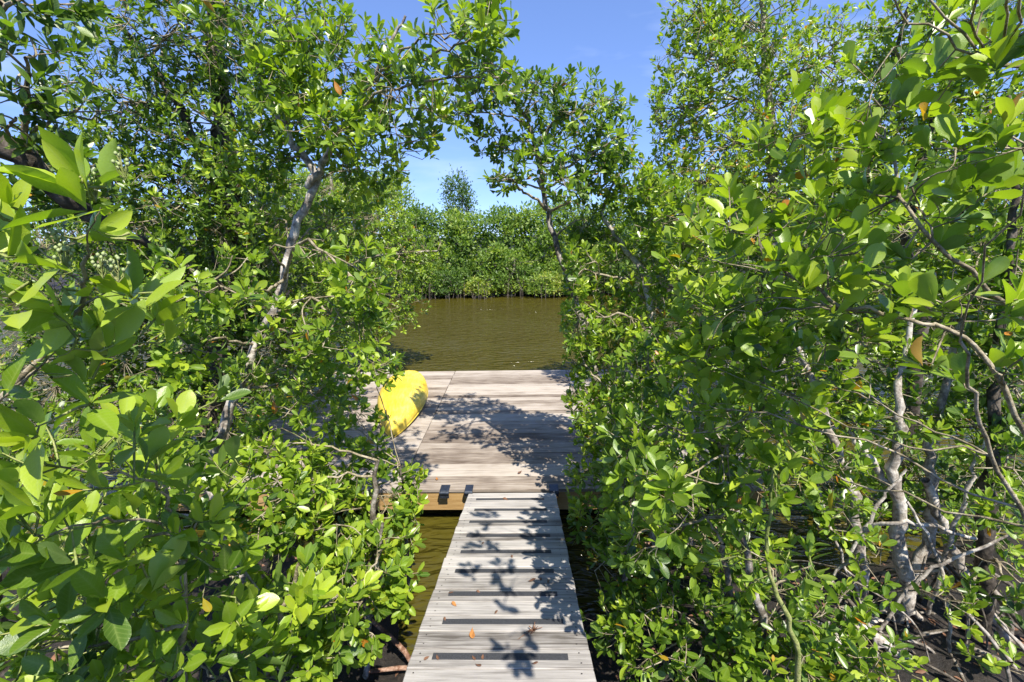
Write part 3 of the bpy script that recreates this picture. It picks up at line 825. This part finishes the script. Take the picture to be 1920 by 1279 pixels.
# ------------------------------------------------------------------ right of the gangway
make_tree('mangrove_tree', 'slender curved tree standing out against the sky over the right dock edge', 'tree',
    [[gnd(1.05, 4.15, .042), q(1135, 800, 4.4, .038), q(1095, 620, 4.45, .034), q(1050, 480, 4.55, .030), q(1018, 370, 4.75, .026), q(1006, 280, 4.75, .022), q(975, 205, 4.65, .013), q(930, 160, 4.65, .008)],
     [q(1007, 270, 4.75, .022), q(1050, 225, 4.75, .015), q(1120, 190, 4.75, .008)]],
    [(880, 210, 4.5, 40, 60, .3, .9), (955, 335, 4.0, 40, 25, .2, .8), (1010, 300, 4.0, 60, 40, .3, .8), (1065, 345, 4.0, 50, 45, .3, .9), (1000, 160, 4.2, 80, 35, .3, .8), (920, 160, 4.65, 70, 45, .45), (1010, 190, 4.75, 85, 50, .5), (1100, 205, 4.5, 75, 60, .45, 1.3), (925, 265, 4.65, 45, 45, .3), (1060, 280, 4.75, 80, 45, .45), (1120, 320, 4.5, 55, 50, .4, 1.3), (890, 110, 4.55, 40, 50, .3), (1090, 410, 4.65, 40, 50, .3), (950, 340, 4.75, 40, 22, .25, .8), (1150, 265, 4.3, 50, 55, .4, 1.3), (985, 265, 4.75, 50, 40, .3, .7)],
    leaf=.078, lai=1.5, tone=.44, tvar=.16, bark=M_GREY, seed=11, limb_r=.009, yellow=.008)
make_tree('mangrove_tree', 'tall yellowish green tree at the upper right with a pale upright stem', 'tree',
    [[gnd(4.2, 6.9, .10), q(1462, 700, 7, .085), q(1450, 400, 7, .07), q(1442, 200, 7, .055), q(1430, 40, 7, .035), q(1425, -90, 7, .02)]],
    [(1320, 110, 6.6, 90, 90, .7), (1400, 40, 6.8, 120, 80, .8), (1270, 200, 6.5, 65, 65, .5), (1340, 280, 6.5, 110, 90, .7), (1470, 190, 6.8, 100, 110, .8), (1480, 340, 6.6, 120, 90, .8), (1560, 110, 7, 80, 90, .7, .8), (1240, 320, 6.4, 60, 60, .5), (1300, 20, 6.6, 60, 50, .5, .7), (1580, 260, 7, 100, 100, .8)],
    leaf=.08, lai=1.7, tone=.70, tvar=.13, bark=M_PALE, seed=12, limb_r=.016, yellow=.02)
make_tree('mangrove_shrub', 'leafy mangrove thicket with crooked pale stems along the right dock edge', 'shrub',
    [[gnd(1.25, 4.0, .05), (1.2, 4.1, 1.0, .04), q(1215, 560, 4.4, .03), q(1175, 470, 4.6, .024), q(1130, 400, 4.6, .016), q(1165, 320, 4.6, .009)],
     [gnd(1.6, 3.9, .045), (1.6, 3.9, 1.1, .036), q(1330, 560, 4.1, .024), q(1290, 440, 4.2, .014)], [gnd(1.0, 3.8, .04), (.98, 3.85, .9, .028), q(1150, 740, 4.1, .016)]],
    [(1130, 590, 4.6, 75, 55, .35), (1080, 500, 4.15, 45, 60, .2), (1085, 600, 4.1, 42, 60, .2), (1085, 530, 4.8, 50, 60, .3), (1095, 660, 4.5, 50, 60, .3), (1085, 770, 4.2, 40, 50, .25), (1110, 450, 4.9, 60, 50, .3), (1200, 500, 4.6, 95, 80, .45), (1150, 690, 4.4, 80, 70, .35), (1230, 630, 4.3, 110, 90, .45), (1130, 790, 4.1, 65, 70, .3), (1210, 780, 4, 110, 90, .45), (1330, 690, 4, 130, 100, .5), (1190, 350, 4.5, 65, 55, .4, 1.5), (1270, 410, 4.3, 95, 85, .45, 1.5), (1110, 880, 3.95, 60, 45, .25), (1360, 510, 4, 120, 100, .5), (1280, 880, 3.7, 110, 70, .4)],
    leaf=.078, lai=1.5, tone=.60, tvar=.15, bark=M_PALE, seed=13, roots=18, limb_r=.009, yellow=.008)
make_tree('mangrove_shrub', 'small yellow green sprig reaching over the water beside the right dock corner', 'shrub',
    [[gnd(1.3, 4.6, .02), (1.1, 4.75, 1.0, .014), q(1110, 610, 4.9, .008), q(1050, 590, 4.9, .005)]],
    [(1060, 595, 4.9, 40, 30, .2), (1110, 610, 4.9, 40, 35, .25)],
    leaf=.078, lai=1.5, tone=.76, tvar=.07, bark=M_SHOOT, twig=M_SHOOT, seed=14, limb_r=.004)
make_tree('mangrove_shrub', 'near right shrub with rosettes of big round paddle leaves lit from above', 'shrub',
    [[gnd(2.35, 1.5, .026), (2.2, 1.5, 1.4, .016), (1.95, 1.6, 2.3, .010), (1.75, 1.55, 2.7, .008), q(1720, 420, 1.6, .006), q(1660, 260, 1.8, .005)], [(2.2, 1.5, 1.4, .011), (1.85, 1.45, 1.9, .008), (1.5, 1.4, 2.4, .006), q(1800, 640, 1.3, .004)],
     [(2.1, 1.5, 1.8, .010), q(1850, 680, 1.55, .008), q(1700, 600, 1.6, .006), q(1560, 560, 1.7, .007), q(1430, 480, 1.9, .005)], [(2.0, 1.5, 2.2, .013), (1.9, 1.45, 3.4, .010), q(1850, 120, 1.5, .006)]],
    [(1420, 420, 1.9, 95, 80, .2), (1550, 480, 1.6, 110, 100, .2), (1720, 400, 1.6, 110, 90, .2), (1830, 300, 1.4, 110, 100, .2), (1800, 560, 1.3, 120, 70, .15), (1640, 250, 1.9, 110, 90, .25), (1490, 260, 2.2, 90, 90, .25), (1850, 110, 1.5, 110, 90, .2), (1600, 610, 1.7, 120, 70, .2), (1320, 480, 2.3, 80, 70, .25), (1700, 100, 2.0, 110, 80, .25, .7), (1860, 690, 1.5, 100, 60, .2, .7), (1400, 600, 2.0, 100, 80, .25, 1.6), (1500, 700, 2.0, 110, 80, .25, 1.5), (1440, 790, 2.1, 90, 60, .25, 1.3), (1560, 400, 2.0, 90, 80, .25, 1.4), (1330, 660, 2.3, 80, 70, .25, 1.4), (1650, -190, 1.05, 140, 80, .2, .8), (2120, -240, .62, 140, 120, .2, .8), (1800, -300, .9, 130, 100, .2, .8), (1480, -330, 1.05, 90, 80, .2, .8), (1500, -270, 1.25, 120, 90, .25, .8), (1390, -210, 1.6, 90, 80, .3, .8), (1310, 600, 2.0, 75, 80, .2, 1.2), (1285, 770, 2.1, 60, 70, .2, 1.2)],
    leaf=.092, lai=1.1, tone=.64, tvar=.14, shape='paddle', bark=M_TWIG, seed=15, per=6, limb_r=.006, yellow=.012, up=.8)
make_tree('mangrove_shrub', 'low shaded dark green shrub crowding the right edge of the gangway', 'shrub',
    [[gnd(1.0, 2.9, .035), (.95, 2.9, .7, .026), (.9, 2.9, 1.3, .014)], [gnd(1.4, 2.4, .035), (1.3, 2.4, .6, .026), (1.15, 2.35, 1.3, .014)], [gnd(.85, 3.4, .028), (.85, 3.4, .7, .02), (.82, 3.4, 1.2, .01)], [gnd(1.5, 2.3, .03), (1.35, 2.3, 1.0, .022), (1.1, 2.4, 1.9, .012)]],
    [(1130, 960, 3.5, 80, 65, .3), (1200, 1060, 2.9, 110, 90, .35), (1270, 1200, 2.3, 150, 90, .3), (1330, 1020, 2.9, 120, 100, .35), (1150, 1160, 2.6, 60, 60, .25), (1440, 1160, 2.3, 120, 100, .3), (1230, 930, 3.5, 100, 70, .35), (1480, 1260, 2.1, 130, 70, .25), (1240, 880, 2.9, 80, 70, .25), (1330, 800, 2.5, 100, 80, .25, .8), (1400, 900, 2.3, 100, 80, .25, .8), (1300, 940, 2.5, 90, 80, .25), (1190, 770, 3.2, 60, 70, .25), (1180, 840, 2.1, 60, 70, .2, 1.2), (1170, 900, 2.5, 50, 80, .25, 1.2), (1240, 920, 1.7, 70, 80, .2, 1.2), (1200, 1000, 2.0, 60, 70, .2, 1.2), (1150, 790, 2.9, 45, 60, .25, 1.2), (1165, 870, 3.3, 55, 60, .25), (1230, 690, 3.1, 80, 70, .25)],
    leaf=.084, lai=1.6, tone=.50, tvar=.14, seed=16, roots=22, limb_r=.008, yellow=.006, per=7)
make_tree('mangrove_shrub', 'bright lance leaved shoot standing in front of the trunks at lower right', 'shrub',
    [[gnd(1.55, 1.9, .02), (1.35, 1.9, 1.0, .014), q(1440, 1050, 1.9, .009), q(1450, 880, 1.9, .005)]],
    [(1450, 910, 1.9, 80, 70, .15), (1400, 1030, 2.0, 90, 60, .18), (1520, 1060, 1.9, 70, 50, .15, .7)],
    leaf=.098, lai=.9, tone=.66, tvar=.10, shape='elliptic', bark=M_SHOOT, twig=M_SHOOT, seed=17, per=5, limb_r=.005)
make_tree('mangrove_tree', 'many stemmed grey mangrove with bare trunks at the lower right', 'tree',
    [[gnd(2.35, 2.95, .055), q(1612, 1130, 3.0, .044), q(1603, 960, 3.0, .038), q(1570, 840, 3.1, .028), q(1520, 700, 3.2, .020), q(1485, 610, 3.2, .014)],
     [gnd(2.55, 2.9, .065), q(1695, 1150, 2.95, .055), q(1682, 1000, 3.0, .048), q(1680, 860, 3.0, .036), q(1690, 720, 3.1, .024), q(1720, 560, 3.2, .014)],
     [gnd(2.75, 3.0, .05), q(1745, 1000, 3.1, .038), q(1740, 880, 3.1, .034), q(1780, 700, 3.2, .022), q(1830, 500, 3.3, .012)],
     [q(1690, 930, 3.0, .022), q(1640, 870, 3.05, .024), q(1590, 810, 3.1, .012)],
     [q(1735, 900, 3.0, .026), q(1790, 1040, 2.9, .030), q(1870, 1170, 2.8, .032), q(1960, 1290, 2.7, .034)],
     [gnd(2.0, 2.6, .04), q(1600, 1180, 2.7, .038), q(1690, 1230, 2.6, .036), q(1790, 1320, 2.4, .032)],
     [q(1690, 1140, 2.95, .022), q(1760, 1180, 2.9, .024), q(1850, 1210, 2.8, .022), q(1960, 1220, 2.8, .022)],
     [q(1600, 1000, 3.0, .012), q(1700, 980, 2.8, .014), q(1830, 1010, 2.8, .010)], [q(1740, 1150, 2.9, .014), q(1800, 960, 2.8, .013), q(1850, 820, 2.8, .008)],
     [q(1560, 1090, 2.8, .010), q(1640, 960, 2.8, .012), q(1700, 880, 2.8, .008)], [q(1650, 1180, 2.7, .012), q(1730, 1080, 2.7, .012), q(1900, 1000, 2.6, .008)],
     [q(1610, 1120, 2.9, .010), q(1560, 1000, 2.9, .010), q(1530, 900, 3.0, .007)], [q(1780, 1250, 2.6, .012), q(1770, 1080, 2.7, .012), q(1700, 940, 2.8, .008)]],
    [(1560, 640, 3.5, 150, 90, .5), (1750, 600, 3.4, 160, 100, .5), (1700, 770, 3.2, 170, 60, .4), (1500, 740, 3.7, 120, 90, .45), (1650, 450, 3.5, 170, 120, .5), (1850, 450, 3.4, 130, 150, .5), (1860, 800, 3.0, 120, 60, .35), (1450, 840, 3.4, 100, 60, .35, .8),
     (1540, 850, 2.9, 80, 50, .25, .8), (1560, 1130, 2.5, 70, 60, .2, .8), (1840, 1000, 3.3, 80, 60, .3, .7), (1560, 1250, 2.2, 90, 50, .2), (1880, 1250, 2.4, 60, 40, .2, .6), (1700, 1255, 2.2, 90, 45, .2, .8), (1860, 1130, 2.5, 60, 50, .2, .6), (1650, 1060, 2.6, 50, 60, .2, .5), (1580, 960, 2.6, 60, 60, .2, .9), (1780, 1130, 2.5, 60, 40, .2, .6), (1880, 950, 2.5, 60, 60, .2, .8), (1620, 1200, 2.2, 70, 50, .2, .8), (1700, 900, 3.4, 120, 50, .25, .5)],
    leaf=.08, lai=1.15, tone=.56, tvar=.16, bark=M_PALE, seed=18, roots=75, limb_r=.007, yellow=.014, root_r=.011, root_mat=M_GREY)
make_tree('mangrove_shrub', 'leafy low mangrove clump standing in the water behind the bare right trunks', 'shrub',
    [[gnd(3.2, 4.6, .04), (3.2, 4.6, .9, .03), (3.1, 4.5, 1.7, .015)], [gnd(4.2, 4.7, .04), (4.2, 4.7, .9, .03), (4.1, 4.6, 1.8, .015)]],
    [(1530, 900, 4.3, 110, 70, .4), (1640, 860, 4.4, 110, 60, .4), (1760, 900, 4.4, 120, 70, .4), (1880, 880, 4.4, 100, 80, .4), (1600, 990, 4.0, 90, 50, .4, .7), (1780, 1010, 4.0, 110, 50, .4, .7)],
    leaf=.08, lai=1.3, tone=.48, tvar=.14, bark=M_DARK, seed=31, roots=24, limb_r=.009, root_mat=M_DARK)
make_tree('mangrove_tree', 'dark upright trunked mangrove standing at the right edge of the picture', 'tree',
    [[gnd(3.1, 2.75, .06), q(1838, 1200, 2.8, .052), q(1850, 1000, 2.85, .044), q(1862, 850, 2.9, .036), q(1880, 650, 3.0, .028), q(1900, 400, 3.1, .02), q(1890, 180, 3.3, .012)]],
    [(1820, 900, 3.2, 80, 40, .3, .5), (1900, 880, 2.7, 60, 90, .3, .7), (1880, 1080, 2.6, 60, 70, .3, .4), (1900, 560, 3.0, 90, 120, .4), (1880, 300, 3.4, 120, 120, .5), (1940, 720, 2.9, 100, 100, .4)],
    leaf=.08, lai=1.2, tone=.42, tvar=.15, bark=M_DARK, seed=19, roots=22, limb_r=.012, root_mat=M_GREY)
make_tree('mangrove_tree', 'fine leaved tree rising to the top right corner with slanting branches', 'tree',
    [[gnd(4.1, 4.6, .08), (4.0, 4.6, 2.0, .07), q(1700, 420, 4.6, .05), q(1760, 200, 4.6, .035), q(1840, 20, 4.6, .02), q(1880, -80, 4.6, .01)],
     [q(1700, 420, 4.6, .04), q(1640, 260, 4.7, .03), q(1680, 100, 4.7, .018), q(1720, -40, 4.7, .01)]],
    [(1680, 180, 4.6, 90, 100, .6), (1780, 80, 4.5, 120, 80, .6), (1620, 330, 4.6, 110, 90, .6), (1770, 250, 4.5, 100, 90, .6), (1880, 190, 4.5, 90, 110, .6), (1700, 30, 4.7, 70, 60, .5), (1880, -20, 4.6, 110, 60, .6), (1560, 400, 4.8, 90, 80, .6)],
    leaf=.075, lai=1.5, tone=.58, tvar=.15, bark=M_DARK, seed=20, limb_r=.014)
make_tree('mangrove_tree', 'bushy mangrove on the right bank behind the paddle leaved shrub', 'tree',
    [[gnd(5.8, 7.8, .10), (5.6, 7.8, 1.5, .08), (5.3, 7.7, 3.0, .05), (5.2, 7.6, 4.4, .03)]],
    [(1350, 420, 7.6, 100, 80, .9), (1500, 470, 7.6, 130, 90, 1), (1650, 500, 7.4, 150, 110, 1), (1820, 450, 7.2, 160, 140, 1), (1400, 560, 7.4, 110, 80, .9), (1550, 600, 7.4, 130, 80, .9), (1750, 640, 7.2, 160, 80, .9), (1900, 640, 7, 120, 100, .9), (1450, 720, 7.2, 150, 60, .8, .7), (1700, 760, 7, 180, 60, .8, .7), (1880, 780, 6.5, 120, 70, .8, .7), (1230, 430, 8.2, 60, 80, .7), (1240, 540, 8.2, 80, 70, .7)],
    leaf=.085, lai=1.5, tone=.52, tvar=.15, bark=M_GREY, seed=21, roots=16, root_r=.025, limb_r=.016)

build_trees()

# single yellow and orange dying leaves that stand out
def dying(idx, px, py, Y, size, tone, label):
    T = TREES[idx]
    rr = np.random.default_rng(int(px))
    p = P(px, py, Y) - T['base']
    a = nrm(np.array([rr.normal(0, .3), rr.normal(0, .3), -1.0])); n_ = nrm(np.array([.35, -.8, .3]) + rr.normal(0, .25, 3)); n_ = nrm(n_ - a * (a @ n_)); s_ = np.cross(n_, a)
    ob = link('leaf', leaf_object_mesh(T['shape'], int(tone * 20), 0), T['empty']); ob['label'] = label
    ob.matrix_basis = Matrix(((a[0] * size, s_[0] * size, n_[0] * size, p[0]), (a[1] * size, s_[1] * size, n_[1] * size, p[1]), (a[2] * size, s_[2] * size, n_[2] * size, p[2]), (0, 0, 0, 1)))
    st_ = np.array([p, p + np.array([.005, .01, .03]), p + np.array([0, .03, .06])])
    v, qd = tubes(st_[None], np.full((1, 3), .0015), 4)
    link('leaf_stalk', mesh_arrays('leaf_stalk', v, qd, np.full(len(qd), 4), M_TWIG), T['empty'])
dying(3, 626, 150, 2.9, .085, 1.0, 'orange dying leaf')
dying(3, 512, 750, 3.0, .10, 1.05, 'rust orange dying leaf')
dying(1, 380, 1120, 1.3, .06, .9, 'bright yellow dying leaf')
dying(2, 520, 1062, 2.2, .06, .88, 'yellow dying leaf')
dying(14, 1562, 920, 1.75, .085, .93, 'yellow dying leaf hanging down')
dying(14, 1688, 840, 1.8, .08, .9, 'yellow dying leaf')
dying(14, 1245, 580, 2.4, .06, 1.0, 'orange dying leaf')

# flower bud clusters on the nearest shrub
bud = bpy.data.meshes.new('flower_bud')
bm = bmesh.new()
bmesh.ops.create_icosphere(bm, subdivisions=1, radius=.0036)
for v in bm.verts: v.co.z *= 1.25
bm.to_mesh(bud); bm.free(); bud.materials.append(M_BUD)
for p_ in bud.polygons: p_.use_smooth = True
e = TREES[0]['empty']
rngb = np.random.default_rng(77)
for px, py, Y in ((228, 302, .92), (172, 345, .93), (105, 440, .88), (186, 487, .86), (215, 495, .87), (118, 470, .86)):
    c = P(px, py, Y) - TREES[0]['base']
    st0 = c - np.array([0, 0, .035])
    nbud = 15
    ps = c + rngb.normal(0, .008, (nbud, 3))
    tw = np.stack([np.repeat(st0[None], nbud, 0), (st0 + ps) / 2 + rngb.normal(0, .002, (nbud, 3)), ps], 1)
    v, qd = tubes(tw, np.full((nbud, 3), .0011), 4)
    f_ = link('flower_stalk', mesh_arrays('flower_stalk', v, qd, np.full(len(qd), 4), M_SHOOT), e)
    for p_ in ps: link('flower_bud', bud, f_, p_)

# ------------------------------------------------------------------ far bank
def far_tree(name, label, x, y, h, rx, n, tone, seed, lsz=.19, low=.10, trunk_mat=None, cat='tree', sparse=False, group=None):
    rng = np.random.default_rng(seed)
    z0 = float(ground_z(np.array(x), np.array(y)))
    b = np.array([x, y, z0])
    e = empty(name, b); tag(e, label, cat, group)
    pts = [(0, 0, -.2), (rng.normal(0, .1), 0, h * .3), (rng.normal(0, .25), rng.normal(0, .2), h * .6), (rng.normal(0, .3), 0, h * .88)]
    pa, ra = spline(pts, [.12, .09, .06, .02], 5)
    link('trunk', tube_mesh('trunk', pa, ra, 7, trunk_mat or M_GREY, 0, .05, rng), e)
    # lobes of the crown, each with its own limb
    nl = int(rng.integers(15, 19)); lob = []
    for k in range(nl):
        t_ = (k + .5) / nl
        zc = h * (low + (.92 - low) * t_)
        wv_ = rx * (.55 + .5 * math.sin(math.pi * min(1, t_ * .85 + .12))) * rng.uniform(.6, 1)
        an = k * 2.4 + rng.uniform(-.5, .5)
        lob.append((math.cos(an) * wv_ * .7, math.sin(an) * wv_ * .5, zc, rx * rng.uniform(.36, .55), h * rng.uniform(.09, .15)))
    V, Q, off = [], [], 0
    for lx, ly, lz, lr, lh in lob:
        s = pa[np.argmin(np.abs(pa[:, 2] - lz * .8))]
        p2, r2 = spline([s, (s + np.array([lx, ly, lz])) / 2 + rng.normal(0, .08, 3), (lx, ly, lz)], [.035, .025, .008], 4)
        v, q_ = tubes(p2[None], r2[None], 4); V.append(v); Q.append(q_ + off); off += len(v)
        for _ in range(5):
            e2 = np.array([lx, ly, lz]) + rng.normal(0, .5, 3) * np.array([lr, lr, lh])
            p2b, r2b = spline([p2[-3], e2], [.014, .005], 3)
            v, q_ = tubes(p2b[None], r2b[None], 3); V.append(v); Q.append(q_ + off); off += len(v)
    v, q_ = np.vstack(V), np.vstack(Q)
    tag(link('limbs', mesh_arrays('limbs', v, q_, np.full(len(q_), 4), trunk_mat or M_GREY), e), kind='stuff')
    # leaf sprays
    li = rng.integers(0, nl, n)
    L_ = np.array(lob)[li]
    d = nrm(rng.normal(0, 1, (n, 3))) * (rng.random((n, 1)) ** (.45))
    p = L_[:, :3] + d * np.stack([L_[:, 3], L_[:, 3], L_[:, 4]], 1) * rng.normal(1, .26, (n, 1))
    p[:, 2] = np.maximum(p[:, 2], .15 - z0 + rng.uniform(0, .3, n))
    a = nrm(d + np.array([0, 0, .5]) + rng.normal(0, .6, (n, 3)))
    nn = nrm(np.array([0, 0, .9]) + d * .6 + rng.normal(0, .5, (n, 3)))
    nn = nrm(nn - a * np.sum(nn * a, 1, keepdims=True))
    ltone = rng.normal(0, .10, nl)
    tn_ = np.clip(tone + ltone[li] + rng.normal(0, .12, n), .02, .95)
    sz = lsz * rng.uniform(.7, 1.3, n)
    tv = np.array([(0, 0, 0), (.5, .24, .05), (1, 0, -.08), (.5, -.24, .05), (.5, 0, -.01)])
    lo = np.array([0, 4, 1, 4, 2, 1, 0, 3, 4, 3, 2, 4]); tt = np.array([3, 3, 3, 3])
    side = np.cross(nn, a)
    v = p[:, None] + sz[:, None, None] * (tv[None, :, :1] * a[:, None] + tv[None, :, 1:2] * side[:, None] + tv[None, :, 2:] * nn[:, None])
    loops = (lo[None] + (np.arange(n) * 5)[:, None]).ravel()
    tag(link('crown', mesh_arrays('crown', v.reshape(-1, 3), loops, np.tile(tt, n), M_FAR, True, {'tone': np.repeat(tn_, 5), 'rib': np.zeros(n * 5)}), e), kind='stuff')
    # hanging prop roots
    nr = 16
    an = rng.uniform(0, 2 * np.pi, nr); rr = rng.uniform(.2, 1, nr) * rx
    top = np.stack([np.cos(an) * rr * .5, np.sin(an) * rr * .5, rng.uniform(.5, 1.3, nr)], 1)
    bot = np.stack([np.cos(an) * rr, np.sin(an) * rr - .3, np.full(nr, -z0 - .3)], 1)
    md = (top + bot) / 2 + np.stack([np.cos(an) * .25, np.sin(an) * .25, np.full(nr, .2)], 1)
    v, q_ = tubes(np.stack([top, md, bot], 1), np.full((nr, 3), .012), 4)
    tag(link('prop_roots', mesh_arrays('prop_roots', v, q_, np.full(len(q_), 4), M_DARK), e), kind='stuff')
    return e

FG = 'mangroves lining the far bank of the canal'
FAR = [  # px of the crown centre, distance, height, half width, leaves, tone, label
    (640, 24.8, 6.0, 2.2, 6500, .62, 'tall light green mangrove far across the canal behind the left overhanging branches'),
    (735, 25.6, 6.3, 1.9, 6500, .68, 'tallest pale green mangrove on the far bank left of the sky gap'),
    (800, 24.3, 4.3, 1.4, 6000, .42, 'dark blue green mangrove at the left end of the visible far shore'),
    (872, 24.2, 4.0, 1.3, 6000, .66, 'rounded light green mangrove on the far bank below the sky gap'),
    (945, 24.6, 4.2, 1.5, 6500, .54, 'broad mid green mangrove at the centre of the far bank'),
    (1010, 24.4, 4.3, 1.4, 6000, .66, 'light green mangrove on the far bank behind the slender curved trunk'),
    (1075, 24.9, 4.5, 1.6, 6000, .58, 'green mangrove on the far bank right of the slender curved trunk'),
    (1150, 24.4, 4.4, 1.6, 5000, .42, 'mangrove on the far bank glimpsed through the right dock thicket'),
]
def far_xy(px, y):
    p = P(px, 520, y); return p[0], y
for i, (px, y, h, rx, n, tn, lb) in enumerate(FAR):
    x, y = far_xy(px, y)
    far_tree('mangrove_tree', lb, x, y, h, rx, n, tn, 100 + i, group=FG)
for i, (px, y, h, rx, n, tn, lb) in enumerate([
    (897, 22.9, 1.35, .75, 2600, .84, 'low yellow green bush drooping to the water at the centre of the far bank'),
    (1030, 22.9, 1.6, 1.2, 4200, .72, 'pale olive bush with hanging grey roots on the right of the far shore'),
    (838, 23.0, 1.7, .9, 3000, .34, 'low dark grey green bush at the waterline on the left of the far shore')]):
    x, y = far_xy(px, y)
    far_tree('mangrove_shrub', lb, x, y, h, rx, n, tn, 140 + i, lsz=.13, low=.22, cat='shrub')
k = 0
HEDGE = ['low mid green bush at the far waterline nearest the left overhanging branches', 'light green bush at the far waterline below the tallest far tree',
         'grey green bush at the far waterline just right of the dark left one', 'mid green bush at the far waterline below the wispy distant tree',
         'light green bush at the far waterline left of the shore centre', 'grey green bush at the far waterline right of the shore centre',
         'mid green bush at the far waterline behind the curved sapling', 'light green bush at the far waterline where the right thicket begins',
         'grey green bush on the far shore glimpsed through the right thicket', 'rightmost low bush on the far shore behind the right thicket',
         'low bush on the far shore behind the pale left overhanging mangrove', 'leftmost low bush on the far shore behind the pale overhanging mangrove']
for px in (792, 815, 862, 925, 958, 990, 1062, 1095, 1130, 1165, 740, 700):
    x, y = far_xy(px, 23.3 + .5 * ((k * 7) % 3) / 3)
    far_tree('mangrove_shrub', HEDGE[k], x, y, (2.4, 1.7, 2.1, 2.8)[k % 4], (1.0, 1.3, .9)[k % 3], 2600, (.55, .68, .44)[k % 3], 240 + k, lsz=.16, low=.06, cat='shrub', group='low bushes along the far waterline')
    k += 1
x, y = far_xy(868, 52)
far_tree('pine_tree', 'wispy grey green tree rising far behind the far bank in the sky gap', x, y, 9.4, 2.0, 2600, .30, 150, lsz=.30, low=.45)
# the rest of the shore, seen only through gaps in the near leaves
k = 0
for px in (-700, -430, -200, 0, 170, 320, 450, 560, 1240, 1340, 1450, 1580, 1720, 1900, 2100, 2350):
    x, y = far_xy(px, 25.5 + (k % 3) * .9)
    far_tree('mangrove_tree', 'mid green mangrove on the far bank mostly hidden by near leaves', x, y, 5.2 + (k * 7 % 5) * .35, 2.4, 1700, .46 + (k * 5 % 4) * .04, 160 + k, lsz=.36, low=.1, group='far bank mangroves hidden behind near leaves')
    k += 1

# ------------------------------------------------------------------ fallen leaves and litter
def on_ramp(px, py):
    d = CF + (px - 960) / FPX * CR - (py - 639.5) / FPX * CU
    t_ = ((RE - CAM) @ RN) / (d @ RN)
    return CAM + d * t_ + RN * .006
def fallen(px, py, size, label, mat, group=None, dock_=False, seed=0):
    rr = random.Random(seed)
    p = PZ(px, py, Z_DOCK + .006) if dock_ else on_ramp(px, py)
    v, rib, loops, tot = TPL[('obovate', True)]
    vv = v.copy(); vv[:, 2] = (vv[:, 1] ** 2) * rr.uniform(1.5, 3.5) + (vv[:, 0] - .5) ** 2 * rr.uniform(.1, .7)
    vv[:, 0] -= .5
    vv *= size
    o = link('fallen_leaf', mesh_arrays('fallen_leaf', vv, loops, tot, mat), None, p)
    sol = o.modifiers.new('thick', 'SOLIDIFY'); sol.thickness = .0008
    o.rotation_euler = (0 if dock_ else -RA, 0, rr.uniform(0, 6.28))
    tag(o, label, 'leaf', group)
    return o
fallen(885, 1191, .075, 'largest orange fallen leaf lying across a grip strip on the gangway', M_ORANGE, seed=1)
fallen(997, 1091, .06, 'curled brown fallen leaf in dappled shade at the right of the gangway', M_LITTER, seed=2)
fallen(852, 1135, .05, 'orange brown fallen leaf just below the third grip strip', M_ORANGE, seed=3)
fallen(948, 937, .07, 'reddish fallen leaf on the gangway boards nearest the dock', M_LITTER, seed=4)
fallen(819, 898, .07, 'orange fallen leaf on the dock edge left of the gangway', M_ORANGE, dock_=True, seed=5)
fallen(975, 886, .08, 'orange brown fallen leaf in the shade on the dock above the gangway', M_LITTER, dock_=True, seed=12)
for i, (px, py) in enumerate([(845, 1113), (897, 1111), (834, 1163), (820, 1235), (888, 1236), (905, 1234), (897, 1250), (800, 1236), (1014, 1087), (1028, 1092), (1003, 1246), (930, 1150), (960, 1045), (905, 1020)]):
    fallen(px, py, .034, 'tiny brown fallen leaf scrap scattered on the gangway boards', M_LITTER, 'leaf scraps scattered on the gangway', seed=30 + i)
# a dry flower sprig lying on the boards
c = on_ramp(1000, 1186)
sp = empty('dry_sprig', c); sp.rotation_euler = (-RA, 0, .3)
tag(sp, 'dry brown flower sprig with a thin stalk lying on the gangway', 'sprig')
rngs = np.random.default_rng(5)
tw = [np.array([(-.10, -.035, .002), (-.05, -.012, .006), (0, 0, .008)])]
v, qd = tubes(np.array(tw), np.full((1, 3), .0016), 5)
link('stalk', mesh_arrays('stalk', v, qd, np.full(len(qd), 4), M_LITTER), sp)
ends = rngs.normal(0, 1, (26, 3)) * np.array([.026, .02, .006]) + np.array([.012, 0, .014])
tw = np.stack([np.repeat(np.array([[0, 0, .007]]), 26, 0), ends * .5 + np.array([0, 0, .005]), ends], 1)
v, qd = tubes(tw, np.full((26, 3), .0022), 4)
tag(link('flower_head', mesh_arrays('flower_head', v, qd, np.full(len(qd), 4), M_LITTER), sp), kind='stuff')

rl = np.random.default_rng(9)
n = 2600
x = rl.uniform(-3.6, 4.2, n); y = rl.uniform(.6, 4.2, n)
z = ground_z(x, y)
ok = (z > .03) & (np.abs(x - RX) > .3)
x, y, z = x[ok], y[ok], z[ok]; n = len(x)
a = nrm(np.stack([rl.normal(0, 1, n), rl.normal(0, 1, n), rl.normal(0, .2, n)], 1))
nn = nrm(np.stack([rl.normal(0, .25, n), rl.normal(0, .25, n), np.ones(n)], 1)); nn = nrm(nn - a * np.sum(a * nn, 1, keepdims=True))
v = leaf_verts(TPL[('obovate', False)], np.stack([x, y, z + .012], 1), a, nn, rl.uniform(.04, .085, n), rl.uniform(-2, 2, n))
nv = v.shape[1]
loops = (TPL[('obovate', False)][2][None] + (np.arange(n) * nv)[:, None]).ravel()
tag(link('leaf_litter', mesh_arrays('leaf_litter', v.reshape(-1, 3), loops, np.tile(TPL[('obovate', False)][3], n), M_LITTER)), 'brown dead leaves littering the dark mud on both sides of the gangway', 'leaf litter', kind='stuff')
